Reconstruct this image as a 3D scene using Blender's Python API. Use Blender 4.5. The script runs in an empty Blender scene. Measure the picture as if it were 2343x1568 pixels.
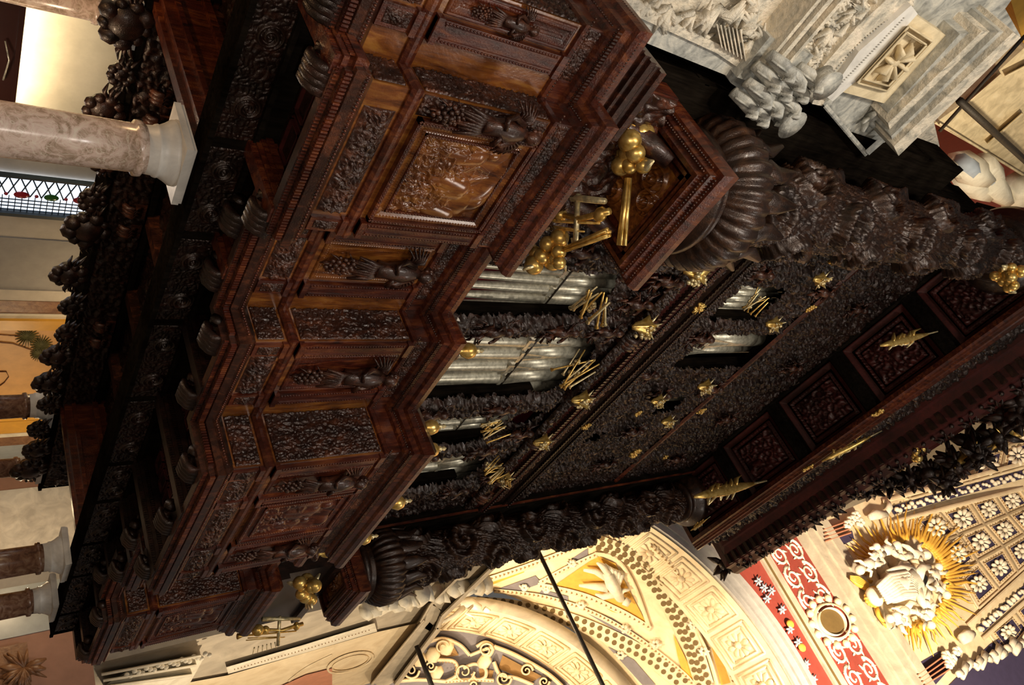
import bpy, math, random
import numpy as np
from mathutils import Matrix, Vector
random.seed(7); rng = np.random.default_rng(7)
scn = bpy.context.scene
H0 = 1.6          # eye height: all coordinates below are relative to the eye, the floor is at -H0
# ------------------------------------------------------------------ camera
PC = np.array([1171.5, 784.0]); FPX = 1751.0
_v = np.array([3345-PC[0], 770-PC[1], FPX]); _v /= np.linalg.norm(_v)
_x = np.array([-228-PC[0], 2541-PC[1], FPX]); _x -= _v*_x.dot(_v); _x /= np.linalg.norm(_x)
_y = -np.cross(_x, _v); _y = _y if _y[2] > 0 else -_y
RW = np.array([_x, _y, _v])
cam_d = bpy.data.cameras.new('camera'); cam = bpy.data.objects.new('camera', cam_d)
scn.collection.objects.link(cam); scn.camera = cam
cam_d.sensor_fit = 'HORIZONTAL'; cam_d.sensor_width = 36.0; cam_d.lens = FPX/2343*36.0
cam_d.clip_start = 0.05; cam_d.clip_end = 400
M4 = Matrix.Identity(4)
for i in range(3):
    M4[i][0] = RW[i][0]; M4[i][1] = -RW[i][1]; M4[i][2] = -RW[i][2]
M4[2][3] = H0
cam.matrix_world = M4
def ray(px, py): return RW @ np.array([px-PC[0], py-PC[1], FPX])
def onx(px, py, v): r = ray(px, py); return r*(v/r[0])
def ony(px, py, v): r = ray(px, py); return r*(v/r[1])
def onz(px, py, v): r = ray(px, py); return r*(v/r[2])
# ------------------------------------------------------------------ view, world, lights
scn.view_settings.view_transform = 'Standard'; scn.view_settings.look = 'None'
scn.view_settings.exposure = 0.0; scn.view_settings.gamma = 1.0
scn.view_settings.use_curve_mapping = False
w = bpy.data.worlds.new('nave_ambience'); scn.world = w; w.use_nodes = True
w.node_tree.nodes['Background'].inputs[0].default_value = (1.0, 0.93, 0.84, 1)
w.node_tree.nodes['Background'].inputs[1].default_value = 0.10
def area(name, loc, target, sx, sy, power, col):
    d = bpy.data.lights.new(name, 'AREA'); d.shape = 'RECTANGLE'; d.size = sx; d.size_y = sy
    d.energy = power; d.color = col
    o = bpy.data.objects.new(name, d); scn.collection.objects.link(o)
    o.location = (loc[0], loc[1], loc[2]+H0)
    dv = Vector((target[0]-loc[0], target[1]-loc[1], target[2]-loc[2]))
    o.rotation_euler = dv.to_track_quat('-Z', 'Y').to_euler()
    return o
def point(name, loc, power, col, r=0.1):
    d = bpy.data.lights.new(name, 'POINT'); d.energy = power; d.color = col; d.shadow_soft_size = r
    o = bpy.data.objects.new(name, d); scn.collection.objects.link(o)
    o.location = (loc[0], loc[1], loc[2]+H0); return o
area('nave_fill_light', (-7, -6, 9), (5, 5, 5), 2.2, 4, 900, (1.0, 0.95, 0.88))  # unseen area light added to brighten the organ front; no window modelled
area('transept_fill_light', (6, -9, 13), (6, 5, 5), 3, 2, 350, (1.0, 0.93, 0.84))  # added area fill facing the organ from out of view
point('front_fill_light', (-1.5, -2.0, 1.5), 330, (1.0, 0.86, 0.72), 0.06)  # added point light low in front, for sparkle on the carving; no chandelier
point('camera_flash', (0.05, -0.05, 0.15), 240, (1.0, 0.93, 0.86), 0.03)
def spot(name, loc, target, power, col, ang, r=0.3):
    d = bpy.data.lights.new(name, 'SPOT'); d.energy = power; d.color = col; d.shadow_soft_size = r
    d.spot_size = math.radians(ang); d.spot_blend = 0.5
    o = bpy.data.objects.new(name, d); scn.collection.objects.link(o); o.location = (loc[0], loc[1], loc[2]+H0)
    dv = Vector((target[0]-loc[0], target[1]-loc[1], target[2]-loc[2])); o.rotation_euler = dv.to_track_quat('-Z', 'Y').to_euler(); return o
spot('choir_floodlight', (25.0, 4.5, 15.5), (25, 0, 26), 3300, (1.0, 0.76, 0.47), 165)
spot('choir_floodlight', (25.5, -6.0, 15.5), (25, -1, 26), 2700, (1.0, 0.78, 0.5), 165)
spot('apse_floodlight', (31.0, -1.5, 15.0), (35, -1.5, 24), 3600, (1.0, 0.8, 0.52), 160)
spot('choir_wall_floodlight', (24.0, -3.0, 8.0), (28, 7.5, 12), 4200, (1.0, 0.8, 0.55), 110)
spot('dome_floodlight', (8.0, -8.0, 20), (20, 0.0, 38), 52000, (1.0, 0.80, 0.55), 80, 0.8)
spot('nave_vault_fill', (3.5, 2.0, 21.0), (6, 11, 31), 3600, (1.0, 0.85, 0.62), 100, 0.4)  # added to brighten the otherwise dim arch and red wall above
spot('pier_fill_spot', (-6.0, -4.0, 5.0), (0.3, 5.0, 8.6), 2600, (1.0, 0.88, 0.72), 42, 0.3)  # added spot that brightens the marble pier; no fixture belongs to it
point('aisle_fill', (16.5, 8.5, 2.0), 130, (1.0, 0.75, 0.45), 0.15)
point('aisle_fill', (12.2, 9.6, 3.0), 60, (1.0, 0.72, 0.4), 0.15)
point('aisle_fill', (2.9, 7.2, 0.1), 60, (1.0, 0.62, 0.3), 0.1)  # added to give the near column its warm orange edge
point('aisle_fill', (5.6, 6.9, 0.9), 45, (1.0, 0.75, 0.5), 0.1)  # added to light the gallery soffits from below
point('aisle_fill', (7.8, 9.2, 0.2), 50, (1.0, 0.85, 0.7), 0.15)

# ------------------------------------------------------------------ materials
def nodes(name):
    m = bpy.data.materials.new(name); m.use_nodes = True
    nt = m.node_tree; b = nt.nodes['Principled BSDF']; return m, nt, b
def coords(nt, scale=(1,1,1), kind='Object'):
    tc = nt.nodes.new('ShaderNodeTexCoord'); mp = nt.nodes.new('ShaderNodeMapping')
    mp.inputs['Scale'].default_value = scale; nt.links.new(tc.outputs[kind], mp.inputs[0]); return mp.outputs[0]
def noise(nt, vec, sc, det=4, rough=0.6, dist=0.0):
    n = nt.nodes.new('ShaderNodeTexNoise'); n.inputs['Scale'].default_value = sc
    n.inputs['Detail'].default_value = det; n.inputs['Roughness'].default_value = rough
    n.inputs['Distortion'].default_value = dist; nt.links.new(vec, n.inputs['Vector']); return n.outputs['Fac']
def ramp(nt, fac, stops):
    r = nt.nodes.new('ShaderNodeValToRGB'); cr = r.color_ramp
    while len(cr.elements) < len(stops): cr.elements.new(0.5)
    for e, (p, c) in zip(cr.elements, stops): e.position = p; e.color = (*c, 1)
    nt.links.new(fac, r.inputs[0]); return r.outputs[0]
def mix(nt, fac, a, b, mode='MIX'):
    m = nt.nodes.new('ShaderNodeMix'); m.data_type = 'RGBA'; m.blend_type = mode
    if isinstance(fac, float): m.inputs[0].default_value = fac
    else: nt.links.new(fac, m.inputs[0])
    for k, s in ((6, a), (7, b)):
        if isinstance(s, tuple): m.inputs[k].default_value = (*s, 1)
        else: nt.links.new(s, m.inputs[k])
    return m.outputs[2]
def bump(nt, b, h, strength, dist):
    n = nt.nodes.new('ShaderNodeBump'); n.inputs['Strength'].default_value = strength
    n.inputs['Distance'].default_value = dist
    nt.links.new(h, n.inputs['Height']); nt.links.new(n.outputs[0], b.inputs['Normal'])
def wood(name, stops, rough=0.3, grain=(3,3,0.5), bs=0.5, bd=0.01, bsc=60, coat=0.35):
    m, nt, b = nodes(name)
    v = coords(nt, grain); f = noise(nt, v, 5, 5, 0.65, 0.6)
    c = ramp(nt, f, stops)
    v2 = coords(nt, (1,1,1)); f2 = noise(nt, v2, 1.3, 3, 0.6)
    c2 = ramp(nt, f2, [(0.35, (0.35,0.33,0.33)), (0.65, (1,1,1))])
    nt.links.new(mix(nt, 1.0, c, c2, 'MULTIPLY'), b.inputs['Base Color'])
    b.inputs['Roughness'].default_value = rough
    b.inputs['Specular Tint'].default_value = (1.0, 0.82, 0.72, 1)
    b.inputs['Coat Weight'].default_value = coat; b.inputs['Coat Roughness'].default_value = 0.18
    bump(nt, b, noise(nt, v2, bsc, 3, 0.6), bs, bd); return m
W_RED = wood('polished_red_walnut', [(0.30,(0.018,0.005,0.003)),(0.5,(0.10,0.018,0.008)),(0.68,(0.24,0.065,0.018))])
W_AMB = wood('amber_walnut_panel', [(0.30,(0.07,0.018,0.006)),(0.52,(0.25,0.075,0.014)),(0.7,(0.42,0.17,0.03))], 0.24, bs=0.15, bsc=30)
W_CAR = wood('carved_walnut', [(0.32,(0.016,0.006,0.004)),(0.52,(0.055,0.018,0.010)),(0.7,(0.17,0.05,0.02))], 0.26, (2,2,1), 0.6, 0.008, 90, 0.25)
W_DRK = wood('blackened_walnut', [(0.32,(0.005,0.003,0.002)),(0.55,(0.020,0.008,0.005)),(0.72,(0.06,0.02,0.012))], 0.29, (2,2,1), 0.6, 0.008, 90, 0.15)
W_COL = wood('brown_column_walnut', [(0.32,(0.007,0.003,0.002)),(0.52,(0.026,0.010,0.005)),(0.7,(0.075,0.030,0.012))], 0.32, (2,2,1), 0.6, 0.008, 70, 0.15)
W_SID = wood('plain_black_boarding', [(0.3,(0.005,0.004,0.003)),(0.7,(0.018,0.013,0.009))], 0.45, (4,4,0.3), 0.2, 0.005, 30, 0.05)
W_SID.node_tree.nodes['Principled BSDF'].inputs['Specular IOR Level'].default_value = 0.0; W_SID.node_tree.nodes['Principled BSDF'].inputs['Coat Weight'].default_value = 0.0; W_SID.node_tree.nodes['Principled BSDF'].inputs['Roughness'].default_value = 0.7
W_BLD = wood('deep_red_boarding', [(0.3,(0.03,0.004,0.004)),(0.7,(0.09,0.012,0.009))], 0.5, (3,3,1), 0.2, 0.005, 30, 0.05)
def metal(name, stops, rough, ms=1.0):
    m, nt, b = nodes(name); v = coords(nt)
    nt.links.new(ramp(nt, noise(nt, v, 14, 3), stops), b.inputs['Base Color'])
    b.inputs['Metallic'].default_value = ms; b.inputs['Roughness'].default_value = rough
    bump(nt, b, noise(nt, v, 60, 2), 0.2, 0.004); return m
GOLD = metal('gilding', [(0.3,(0.55,0.30,0.05)),(0.7,(0.95,0.66,0.22))], 0.32, 0.75)
GOLDP = metal('pale_gilding', [(0.35,(0.45,0.38,0.22)),(0.65,(0.95,0.75,0.38))], 0.35, 0.6)
TIN = metal('tarnished_tin', [(0.35,(0.42,0.38,0.28)),(0.65,(0.72,0.66,0.5))], 0.36, 0.55)
IRON = metal('dark_iron', [(0.3,(0.03,0.022,0.015)),(0.7,(0.06,0.045,0.03))], 0.6, 0.3)
def stone(name, stops, sc=2.0, rough=0.6, bs=0.4, bd=0.02, dist=1.0, bsc=12):
    m, nt, b = nodes(name); v = coords(nt)
    nt.links.new(ramp(nt, noise(nt, v, sc, 6, 0.6, dist), stops), b.inputs['Base Color'])
    b.inputs['Roughness'].default_value = rough
    bump(nt, b, noise(nt, v, bsc, 5, 0.6), bs, bd); return m
def plain(name, c, rough=0.7, emit=0):
    m, nt, b = nodes(name); v = coords(nt)
    d = tuple(x*0.82 for x in c)
    nt.links.new(ramp(nt, noise(nt, v, 4, 4), [(0.3, d), (0.7, c)]), b.inputs['Base Color'])
    b.inputs['Roughness'].default_value = rough
    if emit:
        b.inputs['Emission Color'].default_value = (*c, 1); b.inputs['Emission Strength'].default_value = emit
    return m
MARB = stone('weathered_cream_marble', [(0.3,(0.33,0.31,0.25)),(0.45,(0.58,0.52,0.41)),(0.6,(0.78,0.68,0.52)),(0.8,(0.84,0.70,0.56))], 4.0, 0.5, 0.9, 0.03, 1.6, 16)
MARG = stone('grey_veined_marble', [(0.3,(0.20,0.20,0.18)),(0.5,(0.42,0.41,0.36)),(0.7,(0.64,0.60,0.50))], 4.0, 0.45, 0.7, 0.02, 1.6, 16)
MARO = stone('honey_marble', [(0.3,(0.50,0.40,0.24)),(0.6,(0.80,0.66,0.42)),(0.8,(0.85,0.75,0.55))], 2.2, 0.5, 0.5, 0.02)
CAPM = stone('white_capital_marble', [(0.3,(0.55,0.52,0.47)),(0.7,(0.86,0.82,0.74))], 3, 0.4, 0.2, 0.01)
GREYST = stone('grey_church_stone', [(0.3,(0.36,0.31,0.24)),(0.7,(0.56,0.49,0.38))], 1.0, 0.7, 0.3, 0.03)
STUCW = stone('white_stucco', [(0.3,(0.62,0.56,0.44)),(0.7,(0.86,0.80,0.66))], 2.0, 0.7, 0.3, 0.03)
STUCC = stone('cream_stucco', [(0.3,(0.66,0.52,0.33)),(0.7,(0.85,0.72,0.50))], 1.2, 0.7, 0.2, 0.03)
OCHRE = plain('ochre_fresco', (0.72,0.40,0.06)); OCHRD = plain('brown_ochre_fresco', (0.30,0.17,0.06))
SLATE = plain('slate_grey_fresco', (0.22,0.20,0.22)); NAVY = plain('navy_fresco', (0.045,0.035,0.09))
REDF = plain('red_fresco', (0.28,0.045,0.03)); BRIK = plain('brick_pink_fresco', (0.62,0.27,0.16))
HOLE = plain('olive_brown_paint', (0.16,0.10,0.03)); BLUW = plain('pale_blue_drapery', (0.40,0.45,0.52))
FABR = plain('crimson_cloth', (0.30,0.012,0.035), 0.8)
WALLB = plain('beige_plaster', (0.55,0.50,0.43)); WALLG = plain('grey_plaster', (0.34,0.32,0.30)); GREYP = plain('grey_blue_marble_facing', (0.36,0.40,0.42), 0.3)
PINKW = plain('dusty_pink_plaster', (0.36,0.19,0.13)); BRWN = stone('brown_breccia', [(0.3,(0.13,0.05,0.02)),(0.7,(0.33,0.17,0.08))], 6, 0.4)
PAINT = plain('orange_sunset_paint', (0.75,0.40,0.13), 0.5); GREENP = plain('palm_green_paint', (0.13,0.12,0.035)); GILTF = plain('gilt_frame_paint', (0.75,0.38,0.04), 0.4)
GLOWD = plain('daylit_window_glass', (0.75,0.85,1.0), 0.2, 1.6)
LEDS = plain('warm_strip_lamp', (1.0,0.80,0.45), 0.4, 5.0)
LEAD = plain('window_leading', (0.02,0.035,0.05), 0.5); REDG = plain('red_glass', (0.35,0.02,0.03), 0.2); GRNG = plain('green_glass', (0.04,0.16,0.03), 0.2)
DKBR = plain('dark_stall_wood', (0.045,0.012,0.007), 0.35)
FLOORM = stone('worn_floor_stone', [(0.3,(0.16,0.13,0.10)),(0.7,(0.32,0.27,0.21))], 2, 0.35)
def breccia():
    m, nt, b = nodes('breccia_shaft'); v = coords(nt)
    c = ramp(nt, noise(nt, v, 7, 6, 0.7, 1.6), [(0.3,(0.20,0.14,0.08)),(0.45,(0.42,0.30,0.22)),(0.55,(0.60,0.44,0.36)),(0.7,(0.66,0.56,0.44))])
    vo = nt.nodes.new('ShaderNodeTexVoronoi'); vo.feature = 'DISTANCE_TO_EDGE'; vo.inputs['Scale'].default_value = 13
    d = nt.nodes.new('ShaderNodeTexNoise'); d.inputs['Scale'].default_value = 5; nt.links.new(v, d.inputs['Vector'])
    mv = mix(nt, 0.38, v, d.outputs['Color']); nt.links.new(mv, vo.inputs['Vector'])
    f = ramp(nt, vo.outputs['Distance'], [(0.0,(0.8,0.8,0.8)),(0.035,(0,0,0))])
    nt.links.new(mix(nt, f, c, (0.66,0.56,0.44)), b.inputs['Base Color']); b.inputs['Roughness'].default_value = 0.22
    return m
BREC = breccia()
BRECD = stone('dark_breccia_shaft', [(0.3,(0.07,0.028,0.014)),(0.5,(0.17,0.08,0.045)),(0.75,(0.30,0.20,0.13))], 7, 0.25, 0.1, 0.01, 1.5)

# ------------------------------------------------------------------ mesh builder
class MB:
    def __init__(s): s.V = []; s.F = []; s.S = []; s.M = []; s.n = 0
    def add(s, V, F, smooth=False, mi=0):
        V = np.asarray(V, float).reshape(-1, 3); s.V.append(V)
        s.F += [[i+s.n for i in f] for f in F]; s.S += [smooth]*len(F); s.M += [mi]*len(F); s.n += len(V)
    def box(s, lo, hi, mi=0):
        a, b = np.minimum(lo, hi), np.maximum(lo, hi)
        V = [(x, y, z) for x in (a[0], b[0]) for y in (a[1], b[1]) for z in (a[2], b[2])]
        s.add(V, [(0,1,3,2),(4,6,7,5),(0,4,5,1),(2,3,7,6),(0,2,6,4),(1,5,7,3)], False, mi)
    def prism(s, P, d, mi=0):
        P = np.asarray(P, float); n = len(P)
        V = np.vstack([P, P+np.asarray(d, float)])
        F = [list(range(n))[::-1], list(range(n, 2*n))] + [(i, (i+1) % n, n+(i+1) % n, n+i) for i in range(n)]
        s.add(V, F, False, mi)
    def grid(s, P, mi=0, smooth=True, closeu=False):
        n, m = P.shape[:2]; V = P.reshape(-1, 3); F = []
        nn = n if closeu else n-1
        for i in range(nn):
            a = i*m; b = ((i+1) % n)*m
            F += [(a+j, b+j, b+j+1, a+j+1) for j in range(m-1)]
        s.add(V, F, smooth, mi)
    def tube(s, path, r, n=8, mi=0, flat=1.0):
        path = np.asarray(path, float); k = len(path)
        r = np.full(k, r) if np.isscalar(r) else np.asarray(r, float)
        T = np.gradient(path, axis=0); T /= np.linalg.norm(T, axis=1)[:, None]+1e-9
        up = np.array([0, 0, 1.0]) if abs(T[0][2]) < 0.9 else np.array([1.0, 0, 0])
        V = []
        for p, t, rr in zip(path, T, r):
            a = np.cross(t, up); a /= np.linalg.norm(a)+1e-9; b = np.cross(a, t)
            for j in range(n):
                q = 2*math.pi*j/n; V.append(p+rr*(math.cos(q)*a+flat*math.sin(q)*b))
        F = [(i*n+j, i*n+(j+1) % n, (i+1)*n+(j+1) % n, (i+1)*n+j) for i in range(k-1) for j in range(n)]
        F += [list(range(n))[::-1], [(k-1)*n+j for j in range(n)]]
        s.add(V, F, True, mi)
    def ball(s, c, r, n=8, sc=(1,1,1), mi=0):
        V = []; m = max(4, n//2+1)
        for i in range(m+1):
            th = math.pi*i/m
            for j in range(n):
                q = 2*math.pi*j/n
                V.append((c[0]+r*sc[0]*math.sin(th)*math.cos(q), c[1]+r*sc[1]*math.sin(th)*math.sin(q), c[2]+r*sc[2]*math.cos(th)))
        F = [(i*n+j, (i+1)*n+j, (i+1)*n+(j+1) % n, i*n+(j+1) % n) for i in range(m) for j in range(n)]
        s.add(V, F, True, mi)
    def lathe(s, c, prof, n=24, mi=0, ax='z', fl=None):
        V = []
        for r, z in prof:
            for j in range(n):
                q = 2*math.pi*j/n; rr = r*(1+(fl(q, z) if fl else 0))
                p = (rr*math.cos(q), rr*math.sin(q), z)
                if ax == 'x': p = (z, p[0], p[1])
                if ax == 'y': p = (p[0], z, p[1])
                V.append((c[0]+p[0], c[1]+p[1], c[2]+p[2]))
        k = len(prof)
        F = [(i*n+j, i*n+(j+1) % n, (i+1)*n+(j+1) % n, (i+1)*n+j) for i in range(k-1) for j in range(n)]
        F += [list(range(n))[::-1], [(k-1)*n+j for j in range(n)]]
        s.add(V, F, True, mi)
    def sweep(s, path, prof, mi=0):
        # path: [(x,y)] plan polyline, outward = right-hand side of travel; prof: [(out, z)]
        P = np.asarray(path, float); k = len(P); N = []
        for i in range(k):
            d0 = P[i]-P[i-1] if i else P[1]-P[0]; d1 = P[i+1]-P[i] if i < k-1 else d0
            d0 = d0/np.linalg.norm(d0); d1 = d1/np.linalg.norm(d1)
            n0 = np.array([d0[1], -d0[0]]); n1 = np.array([d1[1], -d1[0]])
            m = n0+n1; m = m/max(0.3, m.dot(n0)); N.append(m)
        G = np.array([[(P[i][0]+N[i][0]*o, P[i][1]+N[i][1]*o, z) for o, z in prof] for i in range(k)])
        s.grid(G, mi, False)
        s.add(G[0], [list(range(len(prof)))]); s.add(G[-1], [list(range(len(prof)))[::-1]])
    def build(s, name, mats, parent=None, org=(0,0,0)):
        me = bpy.data.meshes.new(name)
        V = np.vstack(s.V)-np.asarray(org, float)
        if parent is None: pass
        me.from_pydata(V.tolist(), [], s.F)
        if not isinstance(mats, (list, tuple)): mats = [mats]
        for m in mats: me.materials.append(m)
        me.polygons.foreach_set('use_smooth', s.S); me.polygons.foreach_set('material_index', s.M)
        me.update()
        o = bpy.data.objects.new(name, me); scn.collection.objects.link(o)
        if parent is not None:
            o.parent = parent; po = parent['_o']; o.location = (org[0]-po[0], org[1]-po[1], org[2]-po[2])
            if parent.parent is not None: pass
        else: o.location = (org[0], org[1], org[2]+H0)
        o['_o'] = list(map(float, org)); return o
def thing(name, label, cat, org=(0,0,0), group=None):
    o = bpy.data.objects.new(name, None); scn.collection.objects.link(o); o.empty_display_size = 0.1
    o.location = (org[0], org[1], org[2]+H0); o['_o'] = list(map(float, org))
    o['label'] = label; o['category'] = cat
    if group: o['group'] = group
    return o
def tag(o, label, cat, group=None, kind=None):
    o['label'] = label; o['category'] = cat
    if group: o['group'] = group
    if kind: o['kind'] = kind
    return o
def struct(o, label=None, cat=None):
    o['kind'] = 'structure'
    if label: o['label'] = label
    if cat: o['category'] = cat
    return o

# ------------------------------------------------------------------ carved relief height fields
def vn(x, y, seed=0):
    xi = np.floor(x).astype(np.int64); yi = np.floor(y).astype(np.int64); fx = x-xi; fy = y-yi
    fx = fx*fx*(3-2*fx); fy = fy*fy*(3-2*fy)
    def h(a, b):
        n = (a*374761393+b*668265263+seed*1274126177) & 0x7fffffff
        n = ((n ^ (n >> 13))*1103515245+12345) & 0x7fffffff
        return ((n ^ (n >> 16)) & 0xffff)/65535.0
    return (h(xi, yi)*(1-fx)+h(xi+1, yi)*fx)*(1-fy)+(h(xi, yi+1)*(1-fx)+h(xi+1, yi+1)*fx)*fy
def fbm(x, y, seed=0, o=3):
    s = 0; a = 0.5
    for i in range(o): s = s+a*vn(x*2**i, y*2**i, seed+i*11); a *= 0.5
    return s/(1-0.5**o)
def foliage(x, y, s, seed):
    a = fbm(x/s, y/s, seed, 2); b = fbm(x/s+9, y/s+4, seed+5, 2)
    t = np.sin(11*a+2.0*x/s)*np.cos(11*b+2.0*y/s)
    r = np.clip(np.abs(t), 0, 1)**0.55
    return np.clip(r*0.85+0.18*np.abs(np.sin(38*(a+b)))-0.15, 0, 1)
def spiral(x, y, cx, cy, R, f=1, turns=2.6, ph=0.0):
    dx = x-cx; dy = y-cy; r = np.hypot(dx, dy); th = np.arctan2(dy, dx)
    p = r/R*turns-f*th/(2*math.pi)+ph; q = p-np.floor(p)
    h = np.sqrt(np.clip(1-((q-0.5)/0.36)**2, 0, 1)); return np.where(r < R, h*np.clip((R-r)/R*4, 0, 1), 0)
def flower(x, y, cx, cy, R, k=6):
    dx = x-cx; dy = y-cy; r = np.hypot(dx, dy)/R; th = np.arctan2(dy, dx)
    h = np.clip(1-r, 0, 1)**0.4*(0.55+0.45*np.abs(np.cos(k*th/2)))
    return np.where(r < 1, np.where(r < 0.3, 1.0, h*0.85), 0)
def cap(x, y, a, b, ra, rb=None):
    rb = ra if rb is None else rb; ax, ay = a; bx, by = b; dx, dy = bx-ax, by-ay
    t = np.clip(((x-ax)*dx+(y-ay)*dy)/(dx*dx+dy*dy+1e-9), 0, 1); r = ra+(rb-ra)*t
    d = np.hypot(x-ax-t*dx, y-ay-t*dy); return np.sqrt(np.clip(r*r-d*d, 0, None))
def mx(*a):
    r = a[0]
    for q in a[1:]: r = np.maximum(r, q)
    return r
def bead(t, pitch, d, w):
    q = (t/pitch)-np.floor(t/pitch)-0.5
    return np.sqrt(np.clip(1-(q/0.45)**2-(d/w)**2, 0, 1))*w
def frame_h(x, y, W, H, m, depth=0.02, bd=0.03):
    # moulded, beaded rectangular frame, m = margin of outer edge
    d = np.minimum(np.minimum(x-m, W-m-x), np.minimum(y-m, H-m-y))
    along = np.where(np.minimum(x-m, W-m-x) < np.minimum(y-m, H-m-y), y, x)
    h = np.zeros_like(x)
    for c, wd, a in ((0.015, 0.012, 1.0), (0.105, 0.010, 0.8)):
        h = np.maximum(h, a*depth*np.sqrt(np.clip(1-((d-c)/wd)**2, 0, 1)))
    h = np.maximum(h, np.where((d > 0.03) & (d < 0.09), depth*(0.95-0.6*(d-0.03)/0.06), 0))
    h = np.maximum(h, np.where((d > 0.03) & (d < 0.052), depth*0.6+bead(along, bd, d-0.041, 0.011), 0))
    h = np.maximum(h, np.where((d > 0.088) & (d < 0.11), depth*0.2+bead(along, bd*0.8, d-0.098, 0.010), 0))
    return h, d
def angel_h(x, y, cx, cy, s, lean=0.0, seed=0):
    # a carved half figure: head, torso, wings, arms, drapery ending in a fruit drop
    L = lambda a, b: (cx+(a+lean*b)*s, cy+b*s)
    h = mx(cap(x, y, L(0, 0.86), L(0.01, 0.9), 0.095*s), cap(x, y, L(0, 0.62), L(0, 0.3), 0.16*s, 0.12*s)*0.8,
           cap(x, y, L(-0.13, 0.66), L(-0.27, 0.42), 0.055*s, 0.045*s), cap(x, y, L(-0.27, 0.42), L(-0.08, 0.34), 0.045*s, 0.035*s),
           cap(x, y, L(0.13, 0.66), L(0.26, 0.5), 0.055*s, 0.045*s), cap(x, y, L(0.26, 0.5), L(0.2, 0.74), 0.042*s, 0.035*s))
    for sg in (-1, 1):
        for k in range(5):
            h = np.maximum(h, 0.75*cap(x, y, L(sg*0.12, 0.62+0.02*k), L(sg*(0.36-0.035*k), 0.96-0.13*k), 0.05*s, 0.022*s))
    for k in range(7):
        a = -0.15+0.05*k
        h = np.maximum(h, 0.8*cap(x, y, L(a*0.8, 0.3), L(a*1.3, -0.05-0.04*(k % 3)), 0.04*s, 0.03*s))
    for k in range(11):
        q = k*2.4; rr = 0.035*s*math.sqrt(k)
        h = np.maximum(h, cap(x, y, (cx+rr*math.cos(q), cy-0.22*s+rr*math.sin(q)*1.3), (cx+rr*math.cos(q)+1e-3, cy-0.22*s+rr*math.sin(q)*1.3), 0.042*s))
    return h
def relief(mb, P0, u, v, n, W, H, fn, step=0.008, mi=0):
    nu = max(3, int(W/step)+1); nv = max(3, int(H/step)+1)
    X, Y = np.meshgrid(np.linspace(0, W, nu), np.linspace(0, H, nv), indexing='ij')
    h = fn(X, Y); h[0, :] = 0; h[-1, :] = 0; h[:, 0] = 0; h[:, -1] = 0
    P0, u, v, n = (np.asarray(q, float) for q in (P0, u, v, n))
    P = P0+X[..., None]*u+Y[..., None]*v+h[..., None]*n
    mb.grid(P, mi, True)
XP = (1,0,0); ZP = (0,0,1); YN = (0,-1,0); XN = (-1,0,0); YP = (0,1,0)

# ================================================================== surfaces traced at their own distance
def pl_x(v, s=-1): return lambda px, py, off=0.0: onx(px, py, v+s*off)
def pl_y(v): return lambda px, py, off=0.0: ony(px, py, v-off)
def cyl(cy, cz, r):
    def f(px, py, off=0.0):
        d = ray(px, py); a = d[1]**2+d[2]**2; b = -2*(d[1]*cy+d[2]*cz); c = cy*cy+cz*cz-(r-off)**2
        D = b*b-4*a*c; t = (-b+math.sqrt(max(D, 0)))/(2*a); return d*t
    return f
def domes(cx, a, z0, hd):
    def f(px, py, off=0.0):
        d = ray(px, py); A = (d[0]/(a-off))**2+(d[2]/(hd-off))**2; B = -2*(d[0]*cx/(a-off)**2+d[2]*z0/(hd-off)**2)
        Cc = (cx/(a-off))**2+(z0/(hd-off))**2-1; D = B*B-4*A*Cc; t = (-B+math.sqrt(max(D, 0)))/(2*A); return d*t
    return f
def sph(c, r):
    c = np.asarray(c, float)
    def f(px, py, off=0.0):
        d = ray(px, py); a = d.dot(d); b = -2*d.dot(c); k = c.dot(c)-(r-off)**2; D = b*b-4*a*k
        return d*((-b+math.sqrt(max(D, 0)))/(2*a))
    return f
def smooth(P, n=6):
    P = np.asarray(P, float); out = []
    for i in range(len(P)-1):
        p0 = P[max(i-1, 0)]; p1 = P[i]; p2 = P[i+1]; p3 = P[min(i+2, len(P)-1)]
        for k in range(n):
            t = k/n; out.append(0.5*((2*p1)+(-p0+p2)*t+(2*p0-5*p1+4*p2-p3)*t*t+(-p0+3*p1-3*p2+p3)*t**3))
    out.append(P[-1]); return np.array(out)
def band(mb, pts, wd, surf, off=0.08, mi=0, sm=True):
    C = smooth(pts) if sm else np.asarray(pts, float); T = np.gradient(C, axis=0); T /= np.linalg.norm(T, axis=1)[:, None]
    N = np.stack([-T[:, 1], T[:, 0]], 1); W_ = np.interp(np.linspace(0, 1, len(C)), np.linspace(0, 1, len(wd)), wd) if not np.isscalar(wd) else np.full(len(C), wd)
    G_ = np.array([[surf(*(c+n*w_/2*s), o) for s, o in ((-1, -0.02), (-1, off), (-0.4, off*1.25), (0.4, off*1.25), (1, off), (1, -0.02))] for c, n, w_ in zip(C, N, W_)])
    mb.grid(G_, mi, False); return C, N, W_
def patch(mb, q, surf, off=0.03, mi=0, n=8):
    q = np.asarray(q, float)
    if len(q) == 3: q = np.vstack([q, q[2:]])
    a, b, c, d = q
    G_ = np.array([[surf(*((a*(1-u)+b*u)*(1-v)+(d*(1-u)+c*u)*v), off) for v in np.linspace(0, 1, n)] for u in np.linspace(0, 1, n)])
    mb.grid(G_, mi, True)
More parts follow.
